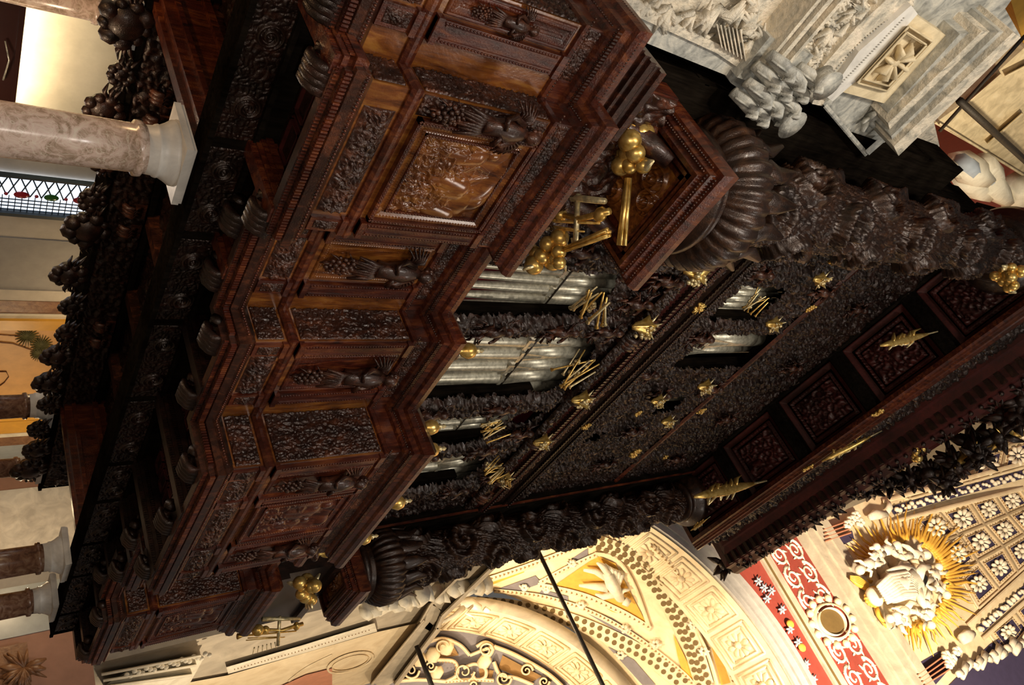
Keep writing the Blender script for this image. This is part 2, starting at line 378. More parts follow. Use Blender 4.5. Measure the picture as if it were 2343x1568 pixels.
def dots(mb, pts, surf, rpx, step, lat=(0,), off=0.11, mi=0, n=8, h=0.02):
    C = smooth(pts, 10); T = np.gradient(C, axis=0); T /= np.linalg.norm(T, axis=1)[:, None]
    L = np.concatenate([[0], np.cumsum(np.linalg.norm(np.diff(C, axis=0), axis=1))])
    for li, l_ in enumerate(lat):
        for s in np.arange(step*(0.5 if li % 2 else 0.2), L[-1], step):
            c = np.array([np.interp(s, L, C[:, 0]), np.interp(s, L, C[:, 1])]); t = np.array([np.interp(s, L, T[:, 0]), np.interp(s, L, T[:, 1])])
            nn = np.array([-t[1], t[0]]); c = c+nn*l_
            ring = [surf(*(c+rpx*(t*math.cos(k*2*math.pi/n)+nn*math.sin(k*2*math.pi/n))), off) for k in range(n)]
            mb.add(ring+[surf(c[0], c[1], off+h)], [(k, (k+1) % n, n) for k in range(n)], True, mi)
def ptube(mb, pts, rpx, surf, off=0.15, n=7, mi=0, flat=0.7):
    P = [surf(*p, off) for p in pts]; rr = []
    rp = [rpx]*len(pts) if np.isscalar(rpx) else rpx
    for p, q, r0 in zip(pts, P, rp): rr.append(np.linalg.norm(surf(p[0], p[1]+r0, off)-q))
    mb.tube(P, rr, n, mi, flat)
def flatpoly(mb, pts, surf, off, depth, mi=0):
    P = [surf(*p, off) for p in pts]; mb.prism(P, depth, mi)

# ------------------------------------------------------------------ nave shell
m = MB(); m.box((-14,-14,-H0-0.3), (44,14,-H0)); struct(m.build('floor', FLOORM))

# ================================================================== ORGAN GALLERY (balcony)
G = thing('organ_gallery', 'long dark carved walnut organ gallery balcony carried on marble columns', 'balcony', (7.85, 5.0, 1.9))
SEG = [(1.75,2.45,4.45),(2.45,4.1,4.15),(4.1,5.27,4.5),(5.27,6.5,4.1),(6.5,9.2,3.5),(9.2,10.43,4.1),(10.43,11.6,4.5),(11.6,13.25,4.15),(13.25,14.0,4.45)]
OUT = 0.12        # cornice overhang in front of the parapet wall
def plan(extra=0.0):
    P = [(SEG[0][0]+OUT, 5.3)]
    for i, (a, b, y) in enumerate(SEG):
        yl = SEG[i-1][2] if i else 9
        yr = SEG[i+1][2] if i < len(SEG)-1 else 9
        P += [(a+(OUT if y < yl else -OUT), y+OUT), (b-(OUT if y < yr else -OUT), y+OUT)]
    P.append((SEG[-1][1]-OUT, 5.3)); return P
PLAN = plan()      # travelling +x with outside on the right-hand side (-y)
# front beam (carved frieze carrier)
m = MB(); m.box((1.75,5.02,1.9),(14.0,5.30,2.62)); m.box((1.75,4.985,1.885),(14.0,5.02,1.93)); m.box((1.75,4.97,2.23),(14.0,5.02,2.27))
m.build('front_beam', W_SID, G)
bx = [1.9,2.5,3.86,4.9,6.1,7.4,8.75,9.65,10.83,11.84,13.2,13.9]
ti = 0
for a, b in zip(bx[:-1], bx[1:]):
    if b-a < 0.4: continue
    ww = b-a-0.1
    def fr(x, y, ww=ww, k=ti):
        h = 0.016*foliage(x, y, 0.09, 40+k)
        if k >= 1:
            n = max(2, int(ww/0.42)); 
            for j in range(n):
                cx = (j+0.5)*ww/n
                h = np.maximum(h, 0.034*spiral(x, y, cx, 0.17+0.02*(j % 2), 0.125, 1 if j % 2 else -1))
        else: h = h*2.2
        return h
    mm = MB(); relief(mm, (a+0.05, 5.018, 1.925), XP, ZP, YN, ww, 0.31, fr, 0.006)
    mm.build('frieze_panel', W_DRK if ti else W_CAR, G); ti += 1
# soffit under the parapet with coffers
def ysoff(x):
    for a, b, y in SEG:
        if a <= x <= b: return y+OUT+0.04
    return 4.5
m = MB()
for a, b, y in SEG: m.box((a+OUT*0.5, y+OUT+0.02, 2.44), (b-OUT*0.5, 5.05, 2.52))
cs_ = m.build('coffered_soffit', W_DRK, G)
m = MB()
for a, b in zip(bx[:-1], bx[1:]):
    n = max(1, int((b-a)/0.34))
    for j in range(n):
        x0 = a+0.1+(b-a-0.14)*j/n; x1 = a+0.1+(b-a-0.14)*(j+1)/n-0.03; y0 = ysoff((x0+x1)/2)+0.06
        k = max(1, int((4.95-y0)/0.22))
        for q in range(k):
            ya = y0+(4.97-y0)*q/k; yb = y0+(4.97-y0)*(q+1)/k-0.03
            for e, z in ((0, 2.43), (0.025, 2.41)):
                m.box((x0+e, ya+e, z), (x0+e+0.014, yb-e, 2.445)); m.box((x1-e-0.014, ya+e, z), (x1-e, yb-e, 2.445))
                m.box((x0+e, ya+e, z), (x1-e, ya+e+0.014, 2.445)); m.box((x0+e, yb-e-0.014, z), (x1-e, yb-e, 2.445))
m.build('coffer_moulding', W_BLD, cs_)
# cross beams with moulded, beaded edges
for x in bx:
    y0 = min(ysoff(x-0.05), ysoff(x+0.05))-0.1
    m = MB(); m.box((x-0.07, y0+0.02, 2.20), (x+0.07, 5.03, 2.45)); m.box((x-0.095, y0, 2.25), (x+0.095, 5.03, 2.29)); m.box((x-0.115, y0-0.02, 2.33), (x+0.115, 5.03, 2.39))
    for q in np.arange(y0+0.02, 5.0, 0.028):
        m.box((x-0.108, q, 2.292), (x-0.095, q+0.016, 2.328)); m.box((x-0.08, q, 2.21), (x-0.069, q+0.014, 2.245))
    m.build('cross_beam', W_RED if x < 5 else W_DRK, G)
# ribbed consoles
def console(x, y, z=2.3, mat=None, n=4, s=1.0, par=None):
    m = MB()
    for k in range(n):
        xx = x+(k-(n-1)/2)*0.056*s
        pth = [(xx, y+0.20*s, z-0.15*s), (xx, y+0.15*s, z-0.17*s), (xx, y+0.08*s, z-0.16*s), (xx, y+0.02*s, z-0.12*s), (xx, y-0.01*s, z-0.06*s), (xx, y+0.01*s, z+0.01), (xx, y+0.07*s, z+0.06)]
        m.tube(pth, [0.028*s, 0.038*s, 0.041*s, 0.042*s, 0.041*s, 0.038*s, 0.03*s], 10)
    m.box((x-0.125*s, y+0.03, z-0.02), (x+0.125*s, y+0.32*s, z+0.1))
    for k in (-1, 1): m.lathe((x+k*0.12*s, y+0.2*s, z-0.06*s), [(0.001,-0.03),(0.07*s,-0.02),(0.05*s,0.0),(0.07*s,0.02),(0.001,0.03)], 14, ax='x')
    return m.build('ribbed_console', mat or W_DRK, par or G)
for x, y in ((2.3,4.55),(2.66,4.27),(4.0,4.27),(4.42,4.66),(5.08,4.64),(5.48,4.24),(6.35,4.24),(6.78,3.68),(7.85,3.68),(8.95,3.68),(9.35,4.24),(10.25,4.24),(11.2,4.64),(11.8,4.27),(13.1,4.27)):
    console(x, y)
# base cornice, dentils, dado, parapet wall, top cornice
m = MB(); m.sweep(PLAN, [(-0.03,2.22),(0.05,2.22),(0.055,2.27),(0.085,2.275),(0.085,2.33),(0.12,2.34),(0.13,2.40),(0.10,2.43),(0.10,2.46),(0.05,2.50),(0.02,2.53),(-0.03,2.53)])
bc_ = m.build('base_cornice', W_CAR, G)
m = MB(); cnt = 0
for (xa, ya), (xb, yb) in zip(PLAN[:-1], PLAN[1:]):
    if abs(ya-yb) < 1e-6:
        for x in np.arange(xa-0.08, xb+0.07, 0.03):
            m.box((x, ya-0.083, 2.276), (x+0.018, ya-0.118, 2.325)); m.box((x, ya-0.05, 2.228), (x+0.012, ya-0.066, 2.264))
            m.ball((x, ya-0.105, 2.447), 0.011, 6)
    elif ya < yb: pass
    else:
        for y in np.arange(yb, ya-0.05, 0.03):
            m.box((xa-0.083, y, 2.276), (xa-0.118, y+0.018, 2.325)); m.ball((xa-0.105, y, 2.447), 0.011, 6)
m.build('dentil_row', W_RED, bc_)
m = MB()
for a, b, y in SEG: m.box((a+OUT, y+OUT, 2.5), (b-OUT, 5.2, 4.7))
for i in range(len(SEG)-1):
    x = SEG[i][1]; y = max(SEG[i][2], SEG[i+1][2]); m.box((x-OUT-0.01, y+OUT, 2.5), (x+OUT+0.01, 5.2, 4.7))
m.build('parapet_wall', W_AMB, G)
m = MB(); m.sweep(PLAN, [(-0.02,2.83),(0.02,2.84),(0.045,2.87),(0.045,2.90),(0.02,2.94),(0.0,2.95),(-0.02,2.95)]); m.build('dado_moulding', W_RED, G)
m = MB(); m.sweep(PLAN, [(-0.02,4.16),(0.03,4.18),(0.04,4.22),(0.02,4.24),(0.02,4.38),(0.06,4.40),(0.08,4.44),(0.13,4.46),(0.15,4.52),(0.19,4.54),(0.21,4.60),(0.21,4.66),(0.17,4.70),(0.12,4.76),(-0.02,4.78)])
tc_ = m.build('top_cornice', W_RED, G)
m = MB()
for (xa, ya), (xb, yb) in zip(PLAN[:-1], PLAN[1:]):
    if abs(ya-yb) < 1e-6:
        for x in np.arange(xa-0.1, xb+0.1, 0.03):
            m.ball((x, ya-0.08, 4.44), 0.012, 6); m.box((x, ya-0.115, 4.41), (x+0.015, ya-0.13, 4.455)); m.ball((x, ya-0.2, 4.60), 0.014, 6); m.ball((x, ya-0.035, 4.22), 0.012, 6)
    elif ya > yb:
        for y in np.arange(yb, ya-0.02, 0.03): m.ball((xa-0.08, y, 4.44), 0.012, 6); m.ball((xa-0.2, y, 4.60), 0.014, 6)
m.build('cornice_beading', W_CAR, tc_)
for i, (xa, xb) in enumerate([(s[0], s[1]) for s in SEG]):
    y = SEG[i][2]+OUT; W_ = xb-xa-2*OUT; st = 0.006 if i < 4 else 0.008
    mm = MB(); relief(mm, (xa+OUT, y-0.02, 4.25), XP, ZP, YN, W_, 0.12, lambda x, u, i=i: 0.018*foliage(x, u, 0.05, 70+i), st)
    mm.build('cornice_frieze', W_CAR, G)

def pilaster(x0, w_, y, par=G, mat=W_RED, side=0):
    m = MB(); z0 = 2.53
    m.box((x0, y-0.035, z0), (x0+w_, y, 2.84)); m.box((x0-0.012, y-0.06, 2.79), (x0+w_+0.012, y, 2.84))
    m.box((x0, y-0.05, 2.95), (x0+w_, y, 4.18)); m.box((x0-0.015, y-0.07, 2.95), (x0+w_+0.015, y, 3.0)); m.box((x0-0.015, y-0.07, 4.12), (x0+w_+0.015, y, 4.18))
    m.box((x0+0.03, y-0.06, 3.03), (x0+0.045, y, 4.09)); m.box((x0+w_-0.045, y-0.06, 3.03), (x0+w_-0.03, y, 4.09))
    for z in np.arange(3.03, 4.09, 0.03): m.ball((x0+0.017, y-0.052, z), 0.010, 6); m.ball((x0+w_-0.017, y-0.052, z), 0.010, 6)
    o = m.build('pilaster', mat, par)
    mm = MB(); relief(mm, (x0+0.03, y-0.037, 2.57), XP, ZP, YN, w_-0.06, 0.2, lambda a, b: 0.012*foliage(a, b, 0.035, 5)+0.03*flower(a, b, (w_-0.06)/2, 0.1, 0.055), 0.005)
    mm.build('rosette_block', W_CAR, o)
    return o
def dado(x0, x1, y, seed):
    mm = MB(); relief(mm, (x0, y-0.004, 2.56), XP, ZP, YN, x1-x0, 0.25, lambda a, b: 0.045*foliage(a, b, 0.085, seed)*np.clip(np.minimum(b, 0.25-b)*14, 0, 1), 0.006)
    mm.build('dado_garland', W_CAR, G)
def figure(cx, y, z0, s, seed, mat=W_CAR, par=None):
    # fully modelled winged herm with hanging fruit, projecting from the wall
    r = random.Random(seed); m = MB()
    m.ball((cx, y-0.17*s, z0+0.93*s), 0.085*s, 12, (1, 1.05, 1.2)); m.ball((cx, y-0.13*s, z0+0.98*s), 0.09*s, 10, (1.1, 1, 0.8))
    m.ball((cx, y-0.255*s, z0+0.92*s), 0.02*s, 6)
    for k in range(9): m.ball((cx+0.085*s*math.cos(k*0.7), y-0.15*s, z0+0.95*s+0.085*s*math.sin(k*0.7)), 0.03*s, 6)
    m.tube([(cx, y-0.12*s, z0+0.88*s), (cx, y-0.12*s, z0+0.76*s), (cx, y-0.11*s, z0+0.6*s), (cx, y-0.10*s, z0+0.42*s), (cx, y-0.08*s, z0+0.3*s)], [0.045*s, 0.10*s, 0.135*s, 0.10*s, 0.11*s], 12)
    for sg in (-1, 1):
        m.tube([(cx+sg*0.10*s, y-0.12*s, z0+0.75*s), (cx+sg*0.19*s, y-0.13*s, z0+0.6*s), (cx+sg*0.17*s, y-0.18*s, z0+0.47*s), (cx+sg*0.05*s, y-0.21*s, z0+0.5*s)], [0.05*s, 0.042*s, 0.036*s, 0.025*s], 8)
        for k in range(6):
            a = 1.15-0.26*k
            m.tube([(cx+sg*0.09*s, y-0.07*s, z0+0.7*s), (cx+sg*(0.09+0.16*math.cos(a))*s, y-0.1*s, z0+(0.7+0.17*math.sin(a))*s), (cx+sg*(0.09+0.28*math.cos(a-.3))*s, y-0.05*s, z0+(0.7+0.26*math.sin(a-.3))*s)], [0.02*s, 0.032*s, 0.008*s], 6, flat=0.6)
    for k in range(8):
        a = -0.12+0.034*k
        m.tube([(cx+a*0.6*s, y-0.1*s, z0+0.4*s), (cx+a*s, y-0.13*s, z0+0.2*s), (cx+a*1.4*s+0.02*s*math.sin(k*2), y-0.08*s, z0+0.02*s-0.03*s*(k % 3))], [0.022*s, 0.032*s, 0.014*s], 6)
    for k in range(26):
        q = k*2.4; rr = 0.026*s*math.sqrt(k)
        m.ball((cx+rr*math.cos(q), y-(0.13-0.8*rr/s*0.6)*s, z0-0.14*s+1.5*rr*math.sin(q)), r.uniform(0.022, 0.036)*s, 8)
    for k in range(7):
        q = k*0.9; m.tube([(cx, y-0.03*s, z0-0.14*s), (cx+0.13*s*math.cos(q), y-0.06*s, z0-0.14*s+0.2*s*math.sin(q)), (cx+0.18*s*math.cos(q+.3), y-0.02*s, z0-0.14*s+0.25*s*math.sin(q+.3))], [0.01*s, 0.03*s, 0.005*s], 6, flat=0.35)
    return m.build('winged_figure', mat, par or G)
def big_panel(x0, x1, y, seed, mat=W_AMB):
    W_ = x1-x0; H_ = 1.14
    def fn(a, b):
        h, d = frame_h(a, b, W_, H_, 0.01, 0.026)
        inn = d > 0.125; rim = np.where(d > 0.125, np.clip(1-(d-0.125)/0.05, 0, 1)*0.02, 0)
        lower = np.clip((0.70-b)/0.1, 0, 1)
        f = 0.045*foliage(a, b, 0.13, seed)*lower
        for k in range(6):
            cx = 0.2+(W_-0.4)*(k+0.5)/6; s = 0.46+0.08*((k*7+seed) % 3)
            f = np.maximum(f, 0.6*angel_h(a, b, cx, 0.26+0.05*((k*5+seed) % 3), s, 0.35*math.sin(k*2.3+seed)))
        arch = 0.03*np.clip(np.cos(14*np.hypot(a-W_*0.72, b-0.95)), 0, 1)*np.clip((b-0.6)*5, 0, 1)*np.where(np.hypot(a-W_*0.72, b-0.95) < 0.36, 1, 0)
        swag = (0.035*np.sin(7*a+5*b+1.5*np.sin(6*b))+0.012*np.sin(17*a+3*b))*np.clip((b-0.62)*5, 0, 1)
        return np.where(inn, np.maximum(f, arch+swag+0.006)+rim*0, h)
    mm = MB(); relief(mm, (x0, y-0.004, 3.0), XP, ZP, YN, W_, H_, fn, 0.005 if x0 < 6 else 0.008)
    o = mm.build('relief_panel', mat, G)
    f = MB()
    for e, t, d in ((0.0, 0.035, 0.055), (0.115, 0.02, 0.04)):
        f.box((x0+e, y-d, 3.0+e), (x1-e, y, 3.0+e+t)); f.box((x0+e, y-d, 3.0+H_-e-t), (x1-e, y, 3.0+H_-e))
        f.box((x0+e, y-d, 3.0+e), (x0+e+t, y, 3.0+H_-e)); f.box((x1-e-t, y-d, 3.0+e), (x1-e, y, 3.0+H_-e))
        for x in np.arange(x0+e+0.01, x1-e, 0.028):
            f.ball((x, y-d, 3.0+e+t/2), 0.011, 6); f.ball((x, y-d, 3.0+H_-e-t/2), 0.011, 6)
        for z in np.arange(3.0+e+0.01, 3.0+H_-e, 0.028):
            f.ball((x0+e+t/2, y-d, z), 0.011, 6); f.ball((x1-e-t/2, y-d, z), 0.011, 6)
    f.build('panel_frame', W_RED, o)
def small_panel(x0, x1, y, seed, fig=True, mat=W_AMB):
    W_ = x1-x0
    def fn(a, b):
        h, d = frame_h(a, b, W_, 1.14, 0.0, 0.018, 0.024)
        g = 0.008*foliage(a, b, 0.06, seed)*np.clip((0.35-b)*6, 0, 1)
        return np.where(d > 0.1, g, h*0.9)
    mm = MB(); relief(mm, (x0, y-0.004, 3.0), XP, ZP, YN, W_, 1.14, fn, 0.006 if x0 < 6 else 0.009)
    o = mm.build('relief_panel', mat, G)
    if fig: figure((x0+x1)/2, y-0.01, 3.33, min(0.82, W_*1.9), seed, par=o)
def herm_strip(x0, x1, y, seed):
    W_ = x1-x0
    fn = lambda a, b: 0.03*foliage(a, b, 0.07, seed)*np.clip(np.minimum(a, W_-a)*20, 0, 1)
    mm = MB(); relief(mm, (x0, y-0.004, 2.97), XP, ZP, YN, W_, 1.18, fn, 0.006)
    o = mm.build('foliage_strip', W_CAR, G)
    figure((x0+x1)/2, y-0.01, 3.3, 0.72, seed, par=o)
for i, (a, b, yy) in enumerate(SEG):
    y = yy+OUT; x0, x1 = a+OUT, b-OUT; W_ = x1-x0
    if W_ < 0.6:
        pilaster(x1-0.2, 0.18, y); small_panel(x0+0.02, x1-0.22, y, 31+i, True, W_RED); dado(x0+0.02, x1-0.23, y, i)
    elif W_ < 1.1:
        pilaster(x0+0.01, 0.17, y, mat=W_RED); pilaster(x1-0.18, 0.17, y)
        small_panel(x0+0.2, x1-0.2, y, 51+i, True, W_AMB if i < 3 else W_RED); dado(x0+0.2, x1-0.2, y, 11+i)
    elif W_ < 1.5:
        if i == 1: herm_strip(x0+0.01, x0+0.19, y, 61+i); pilaster(x1-0.15, 0.14, y); big_panel(x0+0.20, x1-0.17, y, 3)
        else: pilaster(x0+0.01, 0.17, y); pilaster(x1-0.18, 0.17, y); big_panel(x0+0.20, x1-0.2, y, 13, W_RED)
        dado(x0+0.2, x1-0.2, y, 21+i)
    else:
        pilaster(x0+0.01, 0.18, y); pilaster(x1-0.19, 0.18, y); pilaster(x0+0.62, 0.14, y); pilaster(x1-0.76, 0.14, y)
        small_panel(x0+0.21, x0+0.60, y, 71, True, W_RED); small_panel(x1-0.6, x1-0.21, y, 72, True, W_RED)
        big_panel(x0+0.78, x1-0.78, y, 17, W_RED); dado(x0+0.2, x1-0.2, y, 23)
# returns (left faces of each step)
for i, (a, b, yy) in enumerate(SEG):
    yl = SEG[i-1][2] if i else 5.2
    if yy < yl and yl-yy > 0.2:
        L_ = yl-yy-0.02
        mm = MB(); relief(mm, (a+OUT-0.004, yl+OUT, 2.97), (0,-1,0), ZP, XN, L_, 1.18, lambda p, q, i=i: 0.03*foliage(p, q, 0.08, 90+i), 0.007)
        mm.build('return_foliage', W_CAR, G)
        mm = MB(); relief(mm, (a+OUT-0.004, yl+OUT, 2.56), (0,-1,0), ZP, XN, L_, 0.25, lambda p, q, i=i: 0.03*foliage(p, q, 0.06, 95+i), 0.007)
        mm.build('return_foliage', W_CAR, G)
# rear beam, ceiling, side beams under the gallery
m = MB(); m.box((2.4,7.62,1.95),(13.9,8.2,2.7)); m.box((2.4,7.56,2.45),(13.9,7.7,2.52)); m.box((2.4,7.58,1.93),(13.9,7.66,1.98)); m.build('rear_beam', W_SID, G)
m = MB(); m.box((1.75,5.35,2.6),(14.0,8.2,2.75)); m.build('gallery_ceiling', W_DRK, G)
mm = MB(); relief(mm, (2.4, 7.615, 2.0), XP, ZP, YN, 11.4, 0.45, lambda a, b: 0.07*foliage(a, b, 0.12, 33), 0.02); mm.build('rear_frieze', W_DRK, G)
r_ = random.Random(3); x = 3.9
while x < 13.7:
    m = MB(); s = r_.choice([0.75, 0.9, 1.15, 1.45]); zb = 1.78+r_.uniform(-0.05, 0.08)
    m.ball((x, 7.6, zb), 0.15*s, 10, (1.0, 0.8, 0.9)); m.ball((x, 7.49, zb-0.02), 0.03*s, 6)
    for k in range(9):
        q = k*0.7; m.ball((x+0.14*s*math.cos(q), 7.56, zb+0.13*s*math.sin(q)), r_.uniform(0.04, 0.075)*s, 7)
    for sg in (-1, 1):
        for k in range(3): m.tube([(x+sg*0.1*s, 7.58, zb+0.05), (x+sg*0.22*s, 7.55, zb-0.03+0.06*k), (x+sg*0.30*s, 7.58, zb+0.08*k)], [0.03, 0.045, 0.012], 6, flat=0.5)
    m.build('carved_mask', W_DRK, G); x += 0.3+0.2*s+r_.uniform(0, 0.25)
for x in (5.35, 5.68, 7.05, 7.4, 9.3, 9.65, 12.1, 12.5): console(x, 7.52, 2.32, W_CAR, 3, 0.9)
for x in (4.3, 11.4):
    m = MB(); m.box((x-0.16,5.4,2.02),(x+0.16,7.65,2.65)); m.box((x-0.2,5.4,2.12),(x+0.2,7.65,2.17)); m.box((x-0.22,5.4,2.4),(x+0.22,7.65,2.47)); m.box((x-0.05,5.4,1.98),(x+0.05,7.65,2.03))
    m.build('side_beam', W_RED, G)
m = MB()
for x in (2.9, 5.8, 7.2, 8.6, 10.0, 12.8): m.box((x-0.08,5.4,2.45),(x+0.08,7.6,2.62))
for y in (6.1, 6.8): m.box((1.9,y-0.07,2.48),(13.9,y+0.07,2.62))
m.build('ceiling_rib', W_CAR, G)
mm = MB(); relief(mm, (1.9, 5.45, 2.6), XP, YP, (0,0,-1), 11.8, 2.1, lambda a, b: 0.06*foliage(a, b, 0.2, 57), 0.03); mm.build('ceiling_carving', W_DRK, G)

# ================================================================== MARBLE COLUMNS
def marble_column(x, y, r, mat, label, ztop=1.9, rot=0):
    t = thing('marble_column', label, 'column', (x, y, -H0), 'marble columns carrying the gallery')
    m = MB(); m.lathe((x,y,0), [(r*1.25,-H0),(r*1.35,-H0+0.1),(r*1.3,-H0+0.14),(r*1.1,-H0+0.2),(r*1.04,-H0+0.3),(r*1.03,0),(r,1.0),(r*0.96,ztop-0.40),(r*1.1,ztop-0.39),(r*1.12,ztop-0.36),(r*1.1,ztop-0.34),(r*0.97,ztop-0.33),(r*0.97,ztop-0.3)], 40); m.build('shaft', mat, t)
    m = MB(); m.lathe((x,y,0), [(r*0.96,ztop-0.33),(r*1.0,ztop-0.24),(r*1.05,ztop-0.235),(r*1.08,ztop-0.215),(r*1.05,ztop-0.20),(r*1.18,ztop-0.15),(r*1.32,ztop-0.11),(r*1.34,ztop-0.08)], 40); m.build('capital', CAPM, t)
    m = MB(); a = r*1.46; m.box((x-a,y-a,ztop-0.085),(x+a,y+a,ztop-0.03)); m.box((x-a*0.97,y-a*0.97,ztop-0.03),(x+a*0.97,y+a*0.97,ztop-0.004)); m.build('abacus', CAPM, t)
    return t
marble_column(4.36, 5.42, 0.205, BREC, 'near pinkish breccia column with white capital under the gallery front')
marble_column(11.72, 5.33, 0.20, BRECD, 'dark breccia column with white capital at the far end of the gallery front')
marble_column(13.1, 5.28, 0.19, BRECD, 'farthest front column, brown lit orange on its edge beside the pink wall')
marble_column(11.7, 7.9, 0.19, BRECD, 'rear brown column standing beside the palm painting', 1.93)
marble_column(13.3, 7.75, 0.16, BRECD, 'slim rear column between two pale grey marble strips', 1.93)
marble_column(4.62, 7.9, 0.19, BREC, 'rear column whose white capital shows at the picture edge above the lit wall', 1.93)

# ================================================================== ORGAN CASE
C_ = thing('organ_case', 'tall dark carved walnut organ case rising behind the gallery parapet', 'organ case', (7.6, 6.5, 2.75))
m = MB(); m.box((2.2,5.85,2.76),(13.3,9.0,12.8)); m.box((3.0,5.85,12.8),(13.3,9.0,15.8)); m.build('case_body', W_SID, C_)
m = MB(); m.box((4.2,5.7,4.5),(11.7,5.8,9.6)); m.build('red_cloth_backing', FABR, C_)
def pier(x0, x1, yf, nm='case_pier'):
    m = MB(); m.box((x0, yf, 4.78), (x1, 6.0, 12.8)); m.box((max(x0, 2.95), yf, 12.8), (x1, 6.0, 15.8)); m.build(nm, W_SID, C_)
pier(2.2, 4.2, 5.0); pier(11.7, 13.3, 4.9)
m = MB()
for z in (4.9, 6.4, 9.0, 11.6): m.box((2.188, 5.0, z), (2.2, 9.0, z+0.07))
for y in (5.0, 6.2, 7.4, 8.6): m.box((2.185, y, 4.8), (2.2, y+0.09, 12.8))
m.build('side_batten', W_SID, C_)
m = MB(); m.box((11.69,4.88,4.8),(11.72,4.92,15.8)); m.build('pier_edge_bead', W_RED, C_)
# lace-edged pipe openings: (x0, x1, z0, z1, arch rise)
OPN = [(5.02,5.9,4.9,7.35,0.35),(6.36,7.8,4.9,7.9,0.6),(8.36,9.15,4.9,7.5,0.35),(9.58,10.55,4.9,7.8,0.4),
       (4.85,5.35,8.0,8.4,0.22),(8.3,8.7,8.0,8.3,0.2),(5.08,5.9,10.25,11.75,0.0),(6.3,7.3,10.85,13.1,0.0),(8.2,8.8,11.6,12.25,0.0),(9.3,9.7,10.4,10.8,0.0)]
def front_fn(X, Z):
    x = X+4.2; z = Z+4.78
    h = 0.10*foliage(x, z, 0.16, 3)+0.05*foliage(x, z, 0.4, 9)
    for a, b in ((4.6,4.97),(5.95,6.31),(7.85,8.31),(9.2,9.53),(10.6,10.95)):
        q = np.clip(1-np.abs((x-(a+b)/2)/((b-a)/2))**4, 0, 1); h = h+0.10*q*np.where(z < 8.5, 1, 0.4)
    return h
def front_mask(x, z):
    ok = np.ones_like(x, bool)
    for i, (a, b, z0, z1, rise) in enumerate(OPN):
        j = 0.05*(vn(x/0.07, z/0.07, 20+i)-0.3)+0.08*(vn(x/0.22, z/0.22, 30+i)-0.5)
        if rise:
            cx = (a+b)/2; hw = (b-a)/2
            top = z1+rise*np.sqrt(np.clip(1-((x-cx)/hw)**2, 0, 1))
        else: top = z1
        ok &= ~((x > a+j) & (x < b-j) & (z > z0) & (z < top-j*1.5))
    return ok
st = 0.022; nu = int(7.5/st); nv = int(11.02/st)
X, Z = np.meshgrid(np.linspace(0, 7.5, nu), np.linspace(0, 11.02, nv), indexing='ij')
hh = front_fn(X, Z); ok = front_mask(X+4.2, Z+4.78)
idx = np.arange(nu*nv).reshape(nu, nv)
f0 = ok[:-1, :-1] & ok[1:, :-1] & ok[:-1, 1:] & ok[1:, 1:]
q = np.stack([idx[:-1, :-1][f0], idx[1:, :-1][f0], idx[1:, 1:][f0], idx[:-1, 1:][f0]], 1)
m = MB(); m.add(np.stack([X+4.2, 5.12-hh, Z+4.78], -1), q.tolist(), True); m.build('case_front', W_DRK, C_)
m = MB()
for a, b in ((4.2,4.97),(5.95,6.31),(7.85,8.31),(9.2,9.53),(10.6,11.7)): m.box((a+0.02,5.16,4.78),(b-0.02,5.32,8.0))
for x0, x1, z0, z1 in ((4.2,11.7,8.75,10.2),(4.2,11.7,13.3,15.8),(4.2,5.04,10.2,13.3),(5.94,6.26,10.2,13.3),(7.34,8.16,10.2,13.3),(8.85,11.7,11.0,13.3),(9.75,11.7,10.2,11.0)): m.box((x0,5.16,z0),(x1,5.32,z1))
m.build('case_frame', W_SID, C_)
# mid cornice of the case, with brackets below it
def hband(nm, z, y, x0, x1, prof, mat):
    m = MB(); m.sweep([(x0, 5.2), (x0, y), (x1, y), (x1, 5.2)], [(o, z+d) for o, d in prof]); return m.build(nm, mat, C_)
PB = [(0,-0.1),(0.03,-0.08),(0.03,0),(0.07,0.03),(0.07,0.1),(0.12,0.14),(0.14,0.24),(0.08,0.3),(0,0.3)]
hband('case_cornice', 8.95, 5.0, 4.2, 11.68, PB, W_BLD); hband('case_cornice', 9.55, 5.02, 4.2, 11.68, PB, W_DRK)
m = MB()
for x in np.arange(4.1, 11.75, 0.075):
    m.box((x-0.02,4.86,8.97),(x+0.02,4.97,9.04)); m.ball((x,4.855,9.13), 0.028, 6); m.box((x-0.02,4.9,9.58),(x+0.02,4.97,9.64)); m.ball((x,4.87,9.74), 0.026, 6)
m.box((4.08,4.93,8.99),(11.76,4.985,9.02)); m.box((4.08,4.86,9.12),(11.76,4.985,9.14)); m.box((4.08,4.9,9.6),(11.76,4.985,9.62)); m.box((4.08,4.87,9.73),(11.76,4.985,9.75))
m.build('cornice_dentils', W_DRK, C_)
mm = MB(); relief(mm, (4.2, 4.965, 8.62), XP, ZP, YN, 7.45, 0.24, lambda a, b: 0.09*foliage(a, b, 0.13, 18), 0.015); mm.build('cornice_frieze', W_DRK, C_)
mm = MB(); relief(mm, (4.2, 4.98, 9.86), XP, ZP, YN, 7.45, 0.3, lambda a, b: 0.10*foliage(a, b, 0.15, 28), 0.015); mm.build('cornice_frieze', W_DRK, C_)
hband('case_moulding', 12.95, 5.02, 4.2, 11.68, [(0,-0.05),(0.04,0),(0.04,0.06),(0,0.1)], W_RED)
mm = MB(); relief(mm, (4.2, 4.99, 9.28), XP, ZP, YN, 7.45, 0.22, lambda a, b: 0.05*foliage(a, b, 0.1, 8), 0.015); mm.build('cornice_frieze', W_CAR, C_)
for x in (4.7, 5.9, 6.35, 7.85, 9.2, 10.5, 11.2): console(x, 4.86, 8.9, W_CAR, 3, 1.3, C_)
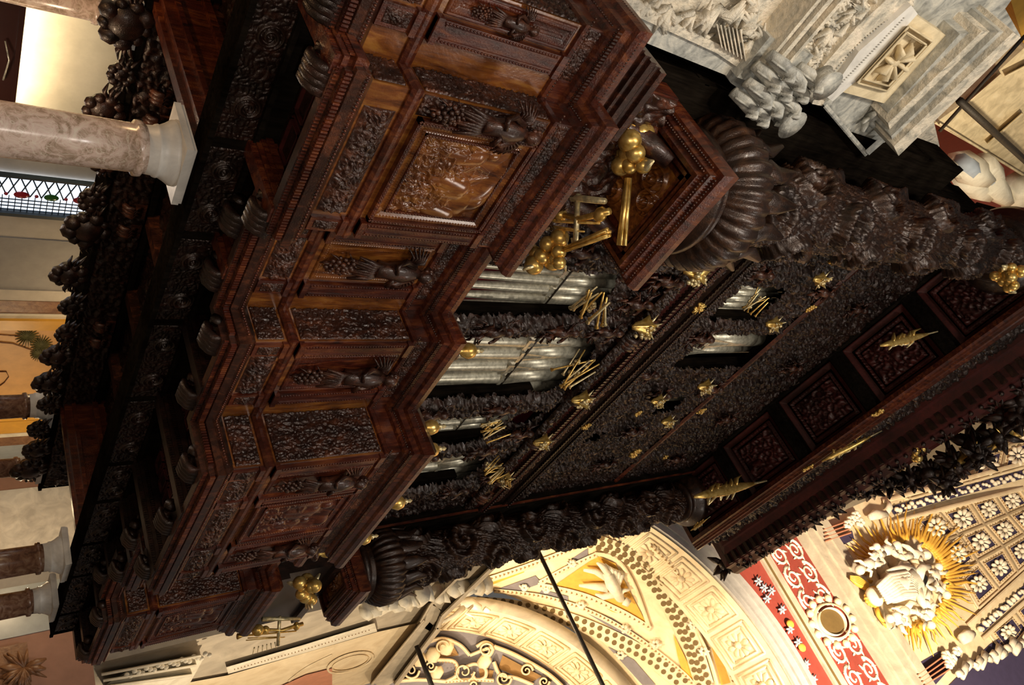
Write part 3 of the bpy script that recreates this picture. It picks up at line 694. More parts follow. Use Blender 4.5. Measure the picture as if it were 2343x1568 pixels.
def twig_figure(cx, y, z, s, seed, nm='carved_figure', mat=W_CAR):
    r = random.Random(seed); m = MB()
    m.ball((cx, y-0.1*s, z+0.5*s), 0.09*s, 10, (1, 1, 1.2)); m.tube([(cx, y-0.1*s, z+0.42*s), (cx, y-0.09*s, z+0.2*s), (cx, y-0.05*s, z)], [0.06*s, 0.11*s, 0.1*s], 10)
    for sg in (-1, 1):
        m.tube([(cx+sg*0.08*s, y-0.1*s, z+0.36*s), (cx+sg*0.2*s, y-0.14*s, z+0.26*s), (cx+sg*0.16*s, y-0.2*s, z+0.12*s)], [0.04*s, 0.033*s, 0.022*s], 7)
        m.tube([(cx+sg*0.06*s, y-0.06*s, z+0.04*s), (cx+sg*0.10*s, y-0.14*s, z-0.12*s), (cx+sg*0.07*s, y-0.08*s, z-0.3*s)], [0.06*s, 0.045*s, 0.025*s], 7)
        for k in range(4): m.tube([(cx+sg*0.06*s, y-0.03*s, z+0.35*s), (cx+sg*(0.3-0.03*k)*s, y-0.05*s, z+(0.6-0.12*k)*s)], [0.03*s, 0.008*s], 6, flat=0.5)
    for k in range(8):
        a = r.uniform(0, 6.28); m.tube([(cx+0.1*s*math.cos(a), y-0.05*s, z-0.1*s), (cx+0.3*s*math.cos(a), y-0.12*s, z-0.1*s+0.2*s*math.sin(a)), (cx+0.34*s*math.cos(a+.4), y-0.04*s, z-0.1*s+0.3*s*math.sin(a+.4))], [0.02*s, 0.03*s, 0.008*s], 6, flat=0.5)
    return m.build(nm, mat, C_)
k = 0
for x, z in ((4.6,6.3),(4.6,7.6),(5.0,8.3),(6.13,5.9),(6.13,7.1),(6.13,8.0),(8.08,5.9),(8.08,7.2),(9.37,6.4),(9.37,7.6),(10.8,6.4),(10.8,7.8),(5.5,8.1),(8.9,8.1),(7.3,9.9),(10.4,8.55),(4.7,10.2),(6.3,10.4),(8.0,10.9),(9.3,11.3),(10.6,11.6),(7.3,14.5),(9.2,14.3),(5.4,14.3),(10.9,14.2),(7.9,12.4),(5.0,12.5)):
    twig_figure(x, 5.0, z, 0.75, k); k += 1
# projecting slabs that carry the carved columns
def slab(x0, x1, y0, z, nm):
    path = [(x0+0.2, 5.1), (x0+0.2, y0+0.2), (x1-0.2, y0+0.2), (x1-0.2, 5.1)]
    m = MB(); m.sweep(path, [(-0.02,z-0.02),(0.03,z-0.02),(0.05,z+0.04),(0.10,z+0.05),(0.12,z+0.12),(0.17,z+0.13),(0.2,z+0.22),(0.2,z+0.3),(0.14,z+0.36),(-0.02,z+0.38)])
    m.box((x0+0.2, y0+0.2, z+0.10), (x1-0.2, 5.2, z+0.38)); m.build(nm, W_RED, C_)
    m = MB()
    for y in np.arange(y0+0.18, 5.05, 0.035):
        for x in (x0+0.12, x1-0.12): m.ball((x, y, z+0.03), 0.014, 6); m.ball((x-0.06*(1 if x < (x0+x1)/2 else -1), y, z+0.11), 0.013, 6)
    for x in np.arange(x0+0.12, x1-0.1, 0.035): m.ball((x, y0+0.12, z+0.03), 0.014, 6); m.ball((x, y0+0.06, z+0.11), 0.013, 6)
    m.build('slab_beading', W_CAR, C_)
    m = MB()
    for e, d in ((0.26, 0.0), (0.34, 0.03)):
        for a, b, c, dd in ((x0+e, x1-e, y0+e, y0+e+0.04), (x0+e, x1-e, 5.0-d-0.04, 5.0-d), (x0+e, x0+e+0.04, y0+e, 5.0), (x1-e-0.04, x1-e, y0+e, 5.0)): m.box((a, c, z+0.02+d), (b, dd, z+0.11))
    m.build('soffit_frame', W_RED, C_)
    W_ = x1-x0-0.76; H_ = 5.0-y0-0.42
    def fn(a, b):
        h = 0.012*np.sin(9*a+7*b)
        for cx, cy, R in ((0.25*W_, 0.3*H_, 0.2), (0.75*W_, 0.75*H_, 0.22), (0.5*W_, 0.15*H_, 0.16)): h = np.maximum(h, 0.06*spiral(a, b, cx, cy, R)+0.04*flower(a, b, cx, cy, R*0.8))
        return h+0.02
    mm = MB(); relief(mm, (x0+0.38, y0+0.38, z+0.10), XP, YP, (0,0,-1), W_, H_, fn, 0.012); mm.build('soffit_panel', W_AMB, C_)
slab(2.44, 4.06, 3.85, 5.93, 'column_slab'); slab(11.7, 13.2, 3.8, 5.93, 'column_slab')
# supports between parapet and slabs: scrolled brackets
for x in (2.75, 3.75, 12.0, 12.9):
    m = MB(); m.tube([(x,4.9,4.9),(x,4.75,5.2),(x,4.85,5.5),(x,4.6,5.75),(x,4.35,5.9)], [0.1,0.13,0.10,0.12,0.08], 12)
    for k in range(8): m.ball((x+0.09*math.cos(k), 4.7+0.02*k, 5.15+0.1*k), 0.06, 8)
    m.build('scroll_bracket', W_CAR, C_)
m = MB(); m.box((2.3,4.75,4.78),(4.15,5.0,5.9)); m.build('pedestal_block', W_RED, C_)
m = MB(); m.box((11.75,4.4,4.78),(14.0,4.95,5.9)); m.box((11.7,4.3,4.78),(14.1,4.9,4.95)); m.box((11.7,4.32,5.75),(14.1,4.9,5.9)); m.build('pedestal_block', W_DRK, C_)
m = MB()
for k in range(7): m.box((1.86+0.02*k, 4.5-0.04*(k % 3), 4.78+0.06*k), (2.7, 5.0, 4.85+0.06*k))
m.build('stepped_crest', W_CAR, C_)
mm = MB(); relief(mm, (2.32, 4.745, 4.8), XP, ZP, YN, 1.8, 1.1, lambda a, b: 0.08*foliage(a, b, 0.25, 77), 0.012); mm.build('pedestal_relief', W_CAR, C_)

# great entablature
ZE = 15.8; XA, XB = 2.95, 12.9
m = MB(); m.box((XA,3.45,ZE+0.2),(XB,5.6,ZE+1.5)); m.box((XA+0.1,2.9,ZE+1.5),(XB+0.2,5.0,ZE+2.2)); m.build('entablature_core', W_SID, C_)
m = MB()
for x in np.linspace(XA+0.1, XB-0.1, 6): m.box((x-0.12,3.5,ZE+0.02),(x+0.12,5.1,ZE+0.25)); m.box((x-0.18,3.5,ZE+0.1),(x+0.18,5.1,ZE+0.16))
m.box((XA,5.0,ZE-0.05),(XB,5.14,ZE+0.25)); m.build('coffer_beam', W_SID, C_)
for k, (a, b) in enumerate(zip(np.linspace(XA+0.1, XB-0.1, 6)[:-1], np.linspace(XA+0.1, XB-0.1, 6)[1:])):
    W_ = b-a-0.3
    def fn(p, q, W_=W_, k=k):
        d = np.minimum(np.minimum(p, W_-p), np.minimum(q, 1.45-q))
        h = 0.10*np.clip(1-d/0.15, 0, 1)+np.where(d > 0.32, 0.14*foliage(p, q, 0.2, 44+k), 0)
        return np.where((d > 0.2) & (d < 0.26), 0.05+0.03*(np.sin(p*90)*np.sin(q*90) > 0), h)
    mm = MB(); relief(mm, (a+0.15, 3.55, ZE+0.2), XP, YP, (0,0,-1), W_, 1.45, fn, 0.025); mm.build('coffer_panel', W_BLD, C_)
EP = [(XA, 5.3), (XA, 3.5), (XB, 3.5), (XB, 5.3)]
m = MB(); m.sweep(EP, [(-0.1,ZE),(0.0,ZE-0.02),(0.03,ZE+0.05),(0.06,ZE+0.06),(0.07,ZE+0.12),(0.11,ZE+0.13),(0.12,ZE+0.2),(0.16,ZE+0.22),(0.16,ZE+0.3),(0.05,ZE+0.34),(-0.1,ZE+0.34)]); m.build('entablature_architrave', W_RED, C_)
mm = MB(); relief(mm, (XA, 3.46, ZE+0.32), XP, ZP, YN, XB-XA, 0.95, lambda a, b: 0.16*foliage(a, b, 0.3, 66)+0.05*foliage(a, b, 0.1, 67), 0.025); mm.build('entablature_frieze', W_DRK, C_)
m = MB(); m.sweep([(XA,5.3),(XA,3.42),(XB,3.42),(XB,5.3)], [(0,ZE+1.2),(0.15,ZE+1.22),(0.18,ZE+1.32),(0.34,ZE+1.36),(0.36,ZE+1.46),(0.62,ZE+1.5),(0.66,ZE+1.7),(0.78,ZE+1.9),(0.82,ZE+2.1),(0.5,ZE+2.2),(0,ZE+2.2)]); m.build('crowning_cornice', W_BLD, C_)
m = MB()
for x in np.arange(XA-0.3, XB+0.4, 0.24): m.box((x-0.05,2.82,ZE+1.36),(x+0.05,3.2,ZE+1.5)); m.ball((x, 2.72, ZE+1.62), 0.055, 7)
m.build('cornice_bracket', W_DRK, C_)
for i, x in enumerate(np.arange(XA+0.2, XB+0.6, 0.62)):
    m = MB(); c = (x, 2.72, ZE+1.95)
    for k in range(9): m.tube([c, (c[0]+0.16*math.cos(k*0.7), c[1]-0.1, c[2]+0.16*math.sin(k*0.7)), (c[0]+0.24*math.cos(k*0.7), c[1]-0.02, c[2]+0.24*math.sin(k*0.7))], [0.03,0.06,0.01], 6, flat=0.5)
    m.ball(c, 0.1, 8); m.build('cornice_rosette', W_DRK, C_)
# leafy corner pendant and crest rosettes seen against the vault
def pendant(px, py, z, s, nm='leaf_pendant'):
    c = onz(px, py, z); r = random.Random(int(px)); m = MB()
    for k in range(26):
        a = k*2.4; e = r.uniform(0.3, 1.0); d = np.array([math.cos(a)*e, math.sin(a)*e, r.uniform(-0.7, 0.7)])
        m.tube([c, c+0.6*s*d, c+s*d*1.02], [0.12*s, 0.2*s, 0.04*s], 6, flat=0.45)
    m.ball(c, 0.42*s, 10); m.tube([c, c+np.array([-0.3, 0.8, 0.1])*s*1.6], 0.12*s, 6)
    m.build(nm, W_DRK, C_)
pendant(1662, 1292, 17.9, 0.5)
for px, py, s in ((2165,1108,0.34),(2192,1072,0.34),(2240,1048,0.42),(2285,1000,0.42),(2318,960,0.5),(2340,915,0.5)): pendant(px, py, 18.1, s, 'crest_rosette')

m = MB(); flatpoly(m, [(1800,1222),(1900,1182),(2010,1134),(2150,1092),(2250,1042),(2360,950),(2360,860),(2080,1010)], pl_y(2.95), 0, (0, 0.35, 0)); m.build('pediment', W_DRK, C_)
for px, py, s_ in ((1990,1118,0.45),(2040,1105,0.4),(2085,1098,0.45),(2125,1085,0.5),(2180,1060,0.5),(2230,1020,0.55),(2290,950,0.6),(1900,1165,0.35),(1850,1190,0.32),(1780,1222,0.3)): pendant(px, py, 18.3, s_, 'crest_rosette')

c = ony(1047, 725, 4.2); m = MB(); m.prism([c, c+np.array([0.05,0,0.01]), c+np.array([0.06,0,0.06]), c+np.array([0.03,0,0.035])], (0,-0.012,0)); tag(m.build('paper_scrap', CAPM, None, tuple(c)), 'tiny white scrap caught on the parapet cornice before the central pipes', 'scrap')

# carved wooden columns
def wood_column(x, y, r, label, seed):
    t = thing('carved_column', label, 'column', (x, y, 6.31)); n = 220; zz = np.arange(7.15, 15.35, 0.022)
    Q, Zg = np.meshgrid(np.linspace(0, 2*math.pi, n, endpoint=False), zz, indexing='ij')
    per = 2*math.pi*r
    s1 = foliage(np.cos(Q)*r*2.2+Zg*0.4, Zg+np.sin(Q)*r*2.2, 0.22, seed); s2 = foliage(np.cos(Q)*r*3, Zg*1.0+np.sin(Q)*r*3, 0.09, seed+3)
    big = np.zeros_like(Q)
    for i in range(9):
        for j in range(3):
            cz = 7.6+i*0.9; ca = (j*2.094+i*1.05) % (2*math.pi); dq = (Q-ca+math.pi) % (2*math.pi)-math.pi
            big = np.maximum(big, spiral(dq*r, Zg-cz, 0, 0, 0.42, 1 if (i+j) % 2 else -1, 1.8))
    R = r*(1-0.012*(Zg-7.15))+0.06*s1+0.02*s2+0.17*big-0.09
    P = np.stack([x+R*np.cos(Q), y+R*np.sin(Q), Zg], -1); m = MB(); m.grid(P, 0, True, True); m.build('shaft', W_COL, t)
    m = MB(); m.lathe((x,y,0), [(r*1.28,6.32),(r*1.3,6.4),(r*1.18,6.44),(r*1.1,6.48),(r*1.2,6.52),(r*1.1,6.58)], 48); m.build('base', W_COL, t)
    m = MB(); m.lathe((x,y,0), [(r*1.05,6.54),(r*1.32,6.62),(r*1.5,6.78),(r*1.5,6.98),(r*1.3,7.16),(r*0.95,7.25)], 200, fl=lambda q, z: 0.06*abs(math.sin(q*17)))
    for k in range(14):
        a = k*2*math.pi/14; d = np.array([math.cos(a), math.sin(a), 0]); b = np.array([x, y, 0])
        m.tube([b+d*r*1.15+(0,0,6.85), b+d*r*1.42+(0,0,7.1), b+d*r*1.30+(0,0,7.35), b+d*r*1.5+(0,0,7.5)], [0.05, 0.13, 0.11, 0.03], 8, flat=0.4)
    m.build('acanthus_collar', W_COL, t)
    m = MB(); m.lathe((x,y,0), [(r*0.9,15.3),(r*1.1,15.32),(r*1.12,15.38),(r*0.98,15.42),(r*1.12,15.5),(r*1.4,15.62),(r*1.5,15.78)], 48); m.build('necking', W_COL, t)
wood_column(3.15, 4.5, 0.54, 'near thick brown column carved with leaf scrolls, standing on the slab above gilded fruit', 4)
wood_column(12.35, 4.45, 0.46, 'far blackish carved column standing out against the bright gold vault', 14)

# ================================================================== ORGAN PIPES
pk = 0
def pipe(x, y, r, z0, zm, z1, label, group):
    t = thing('organ_pipe', label, 'organ pipe', (x, y, z0), group)
    m = MB(); m.lathe((x,y,0), [(r*0.25,z0),(r*0.3,z0+0.02),(r,zm-0.03),(r,zm)], 18); m.build('foot', TIN, t)
    m = MB(); m.lathe((x,y,0), [(r*0.98,zm+0.03),(r*0.98,z1),(r*0.9,z1)], 18); m.build('body', TIN, t)
    m = MB(); m.add([(x-r*0.7,y-r*0.85,zm+0.05),(x+r*0.7,y-r*0.85,zm+0.05),(x,y-r*1.04,zm+5.0*r)], [(0,1,2)]); m.prism([(x-r*0.7,y-r*0.9,zm+0.05),(x+r*0.7,y-r*0.9,zm+0.05),(x,y-r*1.0,zm+4.6*r)], (0,0.02,0))
    m.box((x-r*0.8,y-r*0.98,zm-0.012),(x+r*0.8,y-r*0.4,zm+0.05)); m.build('mouth', TIN, t)
ordn = ['first','second','third','fourth','fifth','sixth','seventh','eighth']
for (a, b, z0, zm, z1, n, nm) in ((5.3,6.22,4.85,6.95,8.2,5,'nearest arched opening behind the gilded fruit'),(6.72,8.24,4.85,7.25,8.95,5,'large golden-lit central opening'),(8.82,9.68,4.85,7.25,8.3,5,'opening just beyond the central one'),(10.1,11.16,4.85,7.5,8.7,4,'farthest arched opening beside the dark pier')):
    dx = (b-a)/n
    for i in range(n): pipe(a+dx*(i+0.5), 5.42, dx*0.47, z0, zm+(0.06 if i % 2 else 0), z1, 'tin organ pipe, %s in the %s' % (ordn[i], nm), 'facade pipes')
for i in range(5): pipe(5.48+0.155*i, 5.45, 0.074, 10.62, 11.0, 12.4, 'small dull organ pipe, %s in the upper square opening behind the gilded trophy' % ordn[i], 'upper pipes')
pipe(6.86, 5.45, 0.2, 11.22, 11.55, 14.0, 'single broad pale organ pipe in the large upper opening', 'upper pipes')
pipe(7.25, 5.5, 0.13, 11.22, 11.5, 13.9, 'dark shaded organ pipe behind the broad pale one', 'upper pipes')
pipe(8.9, 5.42, 0.09, 12.02, 12.3, 13.2, 'short slim organ pipe in the highest small opening', 'upper pipes')
m = MB(); m.tube([(5.0,5.33,7.05),(6.3,5.33,7.05)], 0.014, 6); m.tube([(6.4,5.3,7.4),(8.3,5.3,7.4)], 0.024, 6); m.tube([(8.5,5.33,7.3),(9.8,5.33,7.3)], 0.012, 6); m.build('pipe_rail', IRON, C_)
m = MB(); m.box((5.2,5.3,4.79),(11.1,5.6,4.85)); m.box((5.25,5.3,10.55),(9.2,5.6,10.62)); m.box((6.5,5.3,11.16),(7.62,5.62,11.22)); m.box((8.5,5.3,11.98),(9.2,5.6,12.02)); m.build('windchest_board', W_SID, C_)

# ================================================================== GILDED ORNAMENTS
def fruit_bunch(pos, s, d, label, seed, stick=True, n=12):
    # d: unit direction of the stem
    r = random.Random(seed); d = np.asarray(d, float); d /= np.linalg.norm(d)
    a = np.cross(d, (0,0,1.0)); a /= np.linalg.norm(a); b = np.cross(a, d)
    t = thing('gilded_fruit_cluster', label, 'gilded ornament', pos); p = np.asarray(pos, float)
    m = MB()
    for k in range(n):
        q = k*2.4; rr = 0.42*s*math.sqrt(k/n)
        c = p+a*rr*math.cos(q)*0.75+b*rr*math.sin(q)*0.5-d*s*(0.55*(k % 4)/3-0.1)
        m.ball(c, r.uniform(0.13, 0.2)*s, 14)
    m.build('fruit', GOLD, t)
    m = MB()
    for k in range(12):
        q = k*2.1; e = a*math.cos(q)+b*math.sin(q); c = p-d*s*(0.5*(k % 3)/2-0.1)
        m.tube([c+e*0.15*s, c+e*0.36*s, c+e*0.5*s-d*0.06*s], [0.03*s, 0.11*s, 0.015*s], 6, flat=0.3)
    m.build('leaf', GOLDP, t)
    if stick:
        m = MB()
        for k in range(5):
            e = a*math.cos(k*1.256)+b*math.sin(k*1.256); m.tube([p+d*0.3*s+e*0.03*s, p+d*1.4*s+e*0.06*s], 0.035*s, 6)
        m.build('bound_stem', GOLD, t)
    return t
# the fruit and instruments fixed under the near slab
def trophy(pos, s, d, label, seed):
    r = random.Random(seed); d = np.asarray(d, float); d /= np.linalg.norm(d); p = np.asarray(pos, float)
    a = np.cross(d, ray(1171, 784)); a /= np.linalg.norm(a)
    t = thing('gilded_instrument_trophy', label, 'gilded ornament', pos)
    m = MB(); m.tube([p-d*s*1.0+a*0.12*s, p-d*0.85*s+a*0.1*s, p+d*s*0.75-a*0.12*s], [0.09*s,0.03*s,0.022*s], 8); m.tube([p-d*0.7*s, p+d*0.2*s-a*0.17*s], 0.018*s, 6); m.tube([p-d*0.75*s-a*0.05*s, p+d*0.4*s-a*0.22*s], 0.015*s, 6)
    m.build('trumpet', GOLD, t)
    m = MB(); m.ball(p-d*0.42*s+a*0.16*s, 0.17*s, 14, (1,1,1)); m.ball(p-d*0.2*s+a*0.12*s, 0.12*s, 12); m.tube([p-d*0.2*s+a*0.12*s, p+d*0.3*s, p+d*0.95*s+a*0.05*s], [0.05*s,0.05*s,0.06*s], 8); m.ball(p+d*0.75*s+a*0.02*s, 0.12*s, 10, (1.2,1,0.8)); m.build('lute', GOLD, t)
    m = MB(); m.tube([p-d*0.3*s+a*0.45*s, p+d*0.85*s+a*0.22*s], [0.07*s,0.05*s], 8); m.tube([p+d*0.2*s-a*0.42*s, p+d*0.22*s+a*0.42*s], [0.05*s,0.05*s], 6)
    for k in range(6): m.tube([p-d*(0.5-0.12*k)*s-a*0.3*s, p-d*(0.55-0.14*k)*s-a*0.5*s], [0.02*s,0.006*s], 5)
    m.build('flute', GOLDP, t); return t
P_ = lambda px, py, z: tuple(onz(px, py, z))
dirx = onz(1425, 485, 5.82)-onz(1440, 330, 5.82)
fruit_bunch(P_(1442, 365, 5.62), 0.60, dirx, 'gilded fruit cluster with long bound stem fixed under the near slab', 1)
fruit_bunch(P_(1440, 292, 5.62), 0.34, dirx, 'small gilded fruits topping the cluster under the near slab', 2, False, 6)
trophy(P_(1300, 505, 5.45), 0.62, onz(1400, 480, 5.6)-onz(1210, 510, 5.6), 'gilded trophy of trumpet, lute and flute beneath the near slab corner', 3)
fruit_bunch(P_(1270, 580, 5.4), 0.56, onz(1380, 530, 5.5)-onz(1280, 570, 5.5), 'gilded fruit cluster hanging beside the first pipe opening', 4, True, 9)
fruit_bunch(P_(1220, 592, 5.4), 0.4, (1,0,0), 'single round gilded fruit at the parapet side of the cluster', 5, False, 2)
fruit_bunch(tuple(ony(702, 1352, 4.1)), 0.62, ony(706, 1425, 4.1)-ony(700, 1350, 4.1), 'gilded fruit cluster with short stem under the far slab', 6)
trophy(tuple(ony(622, 1448, 4.1)), 0.62, ony(690, 1430, 4.1)-ony(560, 1460, 4.1), 'bright gilded instrument trophy standing against the pale church wall at the far gallery end', 7)
for px, py, lab in ((1070,803,'gilded urn finial on the parapet in front of the central pipes'),(985,978,'gilded urn finial on the parapet below the third pipe opening, nearer of two'),(985,1030,'gilded urn finial beside the nearer one, before the fourth opening'),(908,1151,'gilded urn finial on the parapet against the black pier'),(832,1232,'gilded urn finial next to the small gilded twig at the far parapet'),(748,1265,'small gilded urn finial farthest down the parapet')):
    c = onz(px, py, 4.9); t = thing('gilded_finial', lab, 'finial', (c[0], c[1], 4.7), 'parapet finials')
    s = 0.9 if py < 1240 else 0.75
    m = MB(); m.lathe((c[0],c[1],0), [(0.05*s,4.76),(0.03*s,4.79),(0.075*s,4.83),(0.105*s,4.9),(0.085*s,4.97),(0.03*s,5.01)], 20); m.build('bowl', GOLD, t)
    m = MB(); m.lathe((c[0],c[1],0), [(0.02*s,5.0),(0.045*s,5.03),(0.02*s,5.06),(0.032*s,5.09),(0.001,5.13)], 14); m.build('tip', GOLDP, t)
    m = MB(); m.lathe((c[0],c[1],0), [(0.12*s,4.68),(0.12*s,4.72),(0.06*s,4.76)], 16); m.build('foot', W_CAR, t)
def star(px, py, y, s, lab, kind=0):
    c = ony(px, py, y); r = random.Random(int(px+py)); t = thing('gilded_bracket' if kind == 0 else 'gilded_rosette', lab, 'gilded ornament', tuple(c), 'gilded case ornaments')
    m = MB()
    if kind == 0:
        m.lathe(c, [(0.02*s,-0.32*s),(0.07*s,-0.26*s),(0.10*s,-0.1*s),(0.15*s,0.02*s),(0.2*s,0.12*s),(0.14*s,0.16*s)], 15, fl=lambda q, z: 0.3*math.cos(5*q))
        m.build('cup', GOLD, t); m = MB()
        for k in range(5): m.tube([c+np.array([0,0,0.1*s]), c+np.array([0.36*s*math.cos(k*1.256), 0.2*s*math.sin(k*1.256)-0.05*s, 0.2*s+0.04*s*math.cos(k*3)])], [0.06*s,0.008*s], 6)
        for k in range(22): m.ball(c+np.array([0.2*s*r.uniform(-1,1), -0.1*s-0.08*s*r.random(), 0.02*s+0.18*s*r.uniform(-1,1)]), r.uniform(0.025,0.05)*s, 6)
        m.build('leaf', GOLDP, t)
    else:
        for k in range(8): m.tube([c, c+np.array([0.2*s*math.cos(k*0.785), -0.04*s, 0.2*s*math.sin(k*0.785)])], [0.06*s,0.03*s], 6, flat=0.5)
        for k in range(14): m.ball(c+np.array([0.16*s*r.uniform(-1,1), -0.07*s*r.random(), 0.16*s*r.uniform(-1,1)]), 0.05*s, 7)
        m.build('petals', GOLD, t)
names = ['nearest','second','middle','fourth','farthest']
for i, (px, py) in enumerate(((1592,620),(1472,748),(1330,915),(1240,1012),(1155,1097))): star(px, py, 4.78, 0.78-0.05*i, 'gilded cup bracket on the lower case cornice, %s of the five' % names[i])
for px, py, s, lab, kd in ((1915,588,0.95,'big gilded fruit rosette just below the near carved column',1),(1875,640,0.7,'small gilded bracket under the big rosette high on the case',0),(1853,705,0.6,'gilded rosette between the trophy and the long cornice line',1),(1768,742,0.75,'gilded bracket above the broad pale pipe',0),(1598,705,0.75,'gilded rosette left of the upper row of small pipes',1),(1612,885,0.8,'orange lit gilded bracket beyond the broad pale pipe',0),(1604,940,0.6,'gilded rosette above the farther small bracket',1),(1527,965,0.7,'gilded bracket below the far rosette',0),(1460,945,0.55,'small gilded tag beside the mid cornice',1),(1505,918,0.7,'gilded bracket in front of the highest small pipe',0),(1452,1035,0.95,'gilded fruit rosette near the black pier',1),(1522,1046,0.5,'round gilded boss on the edge of the black pier',1),(1340,975,0.6,'gilded rosette under the fourth cup bracket',1),(2008,943,0.8,'gilded flower with a leaf tail on the great soffit',1),(1847,1070,0.75,'gilded flower on the architrave above the lowest winged trophy',1)):
    star(px, py, 4.8 if px < 1990 and py < 1060 else 3.3, s*0.8, lab, kd)
def instrument_cluster(px, py, y, px2, py2, n, s, lab, seed):
    c = ony(px, py, y); e = ony(px2, py2, y)-c; L = np.linalg.norm(e); e /= L; r = random.Random(seed)
    a = np.cross(e, ray(px, py)); a /= np.linalg.norm(a)
    t = thing('gilded_instrument_bundle', lab, 'gilded ornament', tuple(c)); m = MB(); m2 = MB()
    for k in range(n):
        f = r.uniform(-0.5, 0.5); off = a*r.uniform(-0.28, 0.28)*L*s; dd = e+a*f*0.9; dd /= np.linalg.norm(dd); ln = L*r.uniform(0.35, 0.6)
        q = c+off-np.array([0, 0.02*k, 0])
        (m if k % 3 else m2).tube([q-dd*ln, q-dd*ln*0.85, q+dd*ln], [0.045*L*s+0.01, 0.02*L*s+0.006, 0.014*L*s+0.005], 7)
    for k in range(10): m2.ball(c+a*r.uniform(-0.15,0.15)*L+e*r.uniform(-0.3,0.3)*L, 0.045*L*s+0.01, 7)
    m.build('trumpet', GOLD, t); m2.build('flute', GOLDP, t)
instrument_cluster(1352, 690, 4.75, 1385, 625, 10, 1.0, 'gilded fan of trumpets and beads at the top of the first pipe opening', 1)
instrument_cluster(1318, 845, 4.6, 1400, 790, 7, 0.8, 'large crossed gilded trumpets hanging before the central golden pipes', 2)
instrument_cluster(1125, 972, 4.65, 1170, 945, 10, 0.9, 'fine gilded twigs and trumpets across the third pipe opening', 3)
instrument_cluster(1125, 1062, 4.65, 1165, 1042, 14, 0.9, 'dense ribbed gilded bundle across the fourth pipe opening', 4)
instrument_cluster(1725, 688, 4.7, 1765, 650, 7, 0.8, 'gilded drum and trumpet trophy over the upper small pipes', 5)
instrument_cluster(1572, 556, 4.6, 1600, 578, 6, 0.7, 'small gilded sprig below the near slab beside the carved column foot', 6)
instrument_cluster(1155, 1100, 4.7, 1165, 1108, 8, 1.3, 'gilded flower spray under the dense bundle', 7)
instrument_cluster(838, 1218, 4.0, 850, 1215, 5, 0.9, 'tiny gilded twig beside the far finial', 8)
def winged_trophy(px, py, y, px2, py2, L, lab, seed):
    c = ony(px, py, y); e = ony(px2, py2, y)-c; L2 = np.linalg.norm(e); e /= L2; L = L2*L; r = random.Random(seed)
    a = np.cross(e, ray(px, py)); a /= np.linalg.norm(a); t = thing('gilded_trophy', lab, 'gilded ornament', tuple(c)); m = MB()
    m.tube([c-e*L, c-e*L*0.6, c, c+e*L*0.7, c+e*L*1.1], [0.03*L,0.09*L,0.13*L,0.08*L,0.03*L], 9, flat=0.6)
    for k in range(5): m.tube([c-e*L*(0.5-0.22*k), c-e*L*(0.4-0.22*k)+a*L*r.uniform(0.08,0.2), c-e*L*(0.2-0.22*k+r.uniform(-.15,.15))+a*L*r.uniform(0.12,0.3)], [0.05*L,0.07*L,0.02*L], 6, flat=0.4)
    m.build('shield', GOLD, t); m = MB()
    for k in range(5): m.tube([c+e*L*(0.4-0.2*k), c+e*L*(0.3-0.22*k)-a*L*r.uniform(0.06,0.15), c+e*L*(0.1-0.2*k+r.uniform(-.15,.15))-a*L*r.uniform(0.1,0.24)], [0.05*L,0.06*L,0.02*L], 6, flat=0.4)
    m.tube([c+e*L*0.6, c+e*L*1.5], [0.03*L, 0.02*L], 6); m.build('streamer', GOLDP, t)
winged_trophy(2068, 778, 3.38, 2120, 765, 1.0, 'gilded winged griffin-like trophy flat on the dark great soffit', 1)
winged_trophy(1935, 1028, 3.3, 1990, 1000, 1.0, 'gilded spear and shield trophy on the architrave, above the flower', 2)
winged_trophy(1658, 1122, 3.6, 1720, 1108, 1.05, 'gilded elongated trophy near the top of the far carved column', 3)
winged_trophy(1598, 1202, 3.3, 1612, 1192, 1.3, 'small yellow gilded trophy at the lower corner beside the red fresco', 4)
fruit_bunch(tuple(ony(2088, 1036, 2.75)), 0.55, (1,0,0.3), 'gilded fruit cluster on the crowning cornice, bronze toned', 11, False, 14)
fruit_bunch(tuple(ony(2040, 1082, 2.75)), 0.42, (1,0,0.3), 'gilded fruit cluster with leaves at the lip of the crowning cornice, darker', 12, False, 12)
fruit_bunch(tuple(ony(2300, 640, 3.3)), 0.5, (1,0,0.3), 'pale gilded fruit cluster at the right picture edge on the architrave', 13, False, 14)
for px, py, lab in ((2300,998,'yellow gilded star leaf high beside the vault coffers'),(2215,1040,'brown yellow gilded star leaf nearer the cornice corner')):
    c = onz(px, py, 18.3); t = thing('gilded_star_leaf', lab, 'gilded ornament', tuple(c)); m = MB()
    for k in range(7): m.tube([c, c+np.array([0.45*math.cos(k*0.9), 0.2*math.sin(k*1.7), 0.45*math.sin(k*0.9)])], [0.16, 0.01], 6, flat=0.4)
    m.build('leaf', GOLD, t)

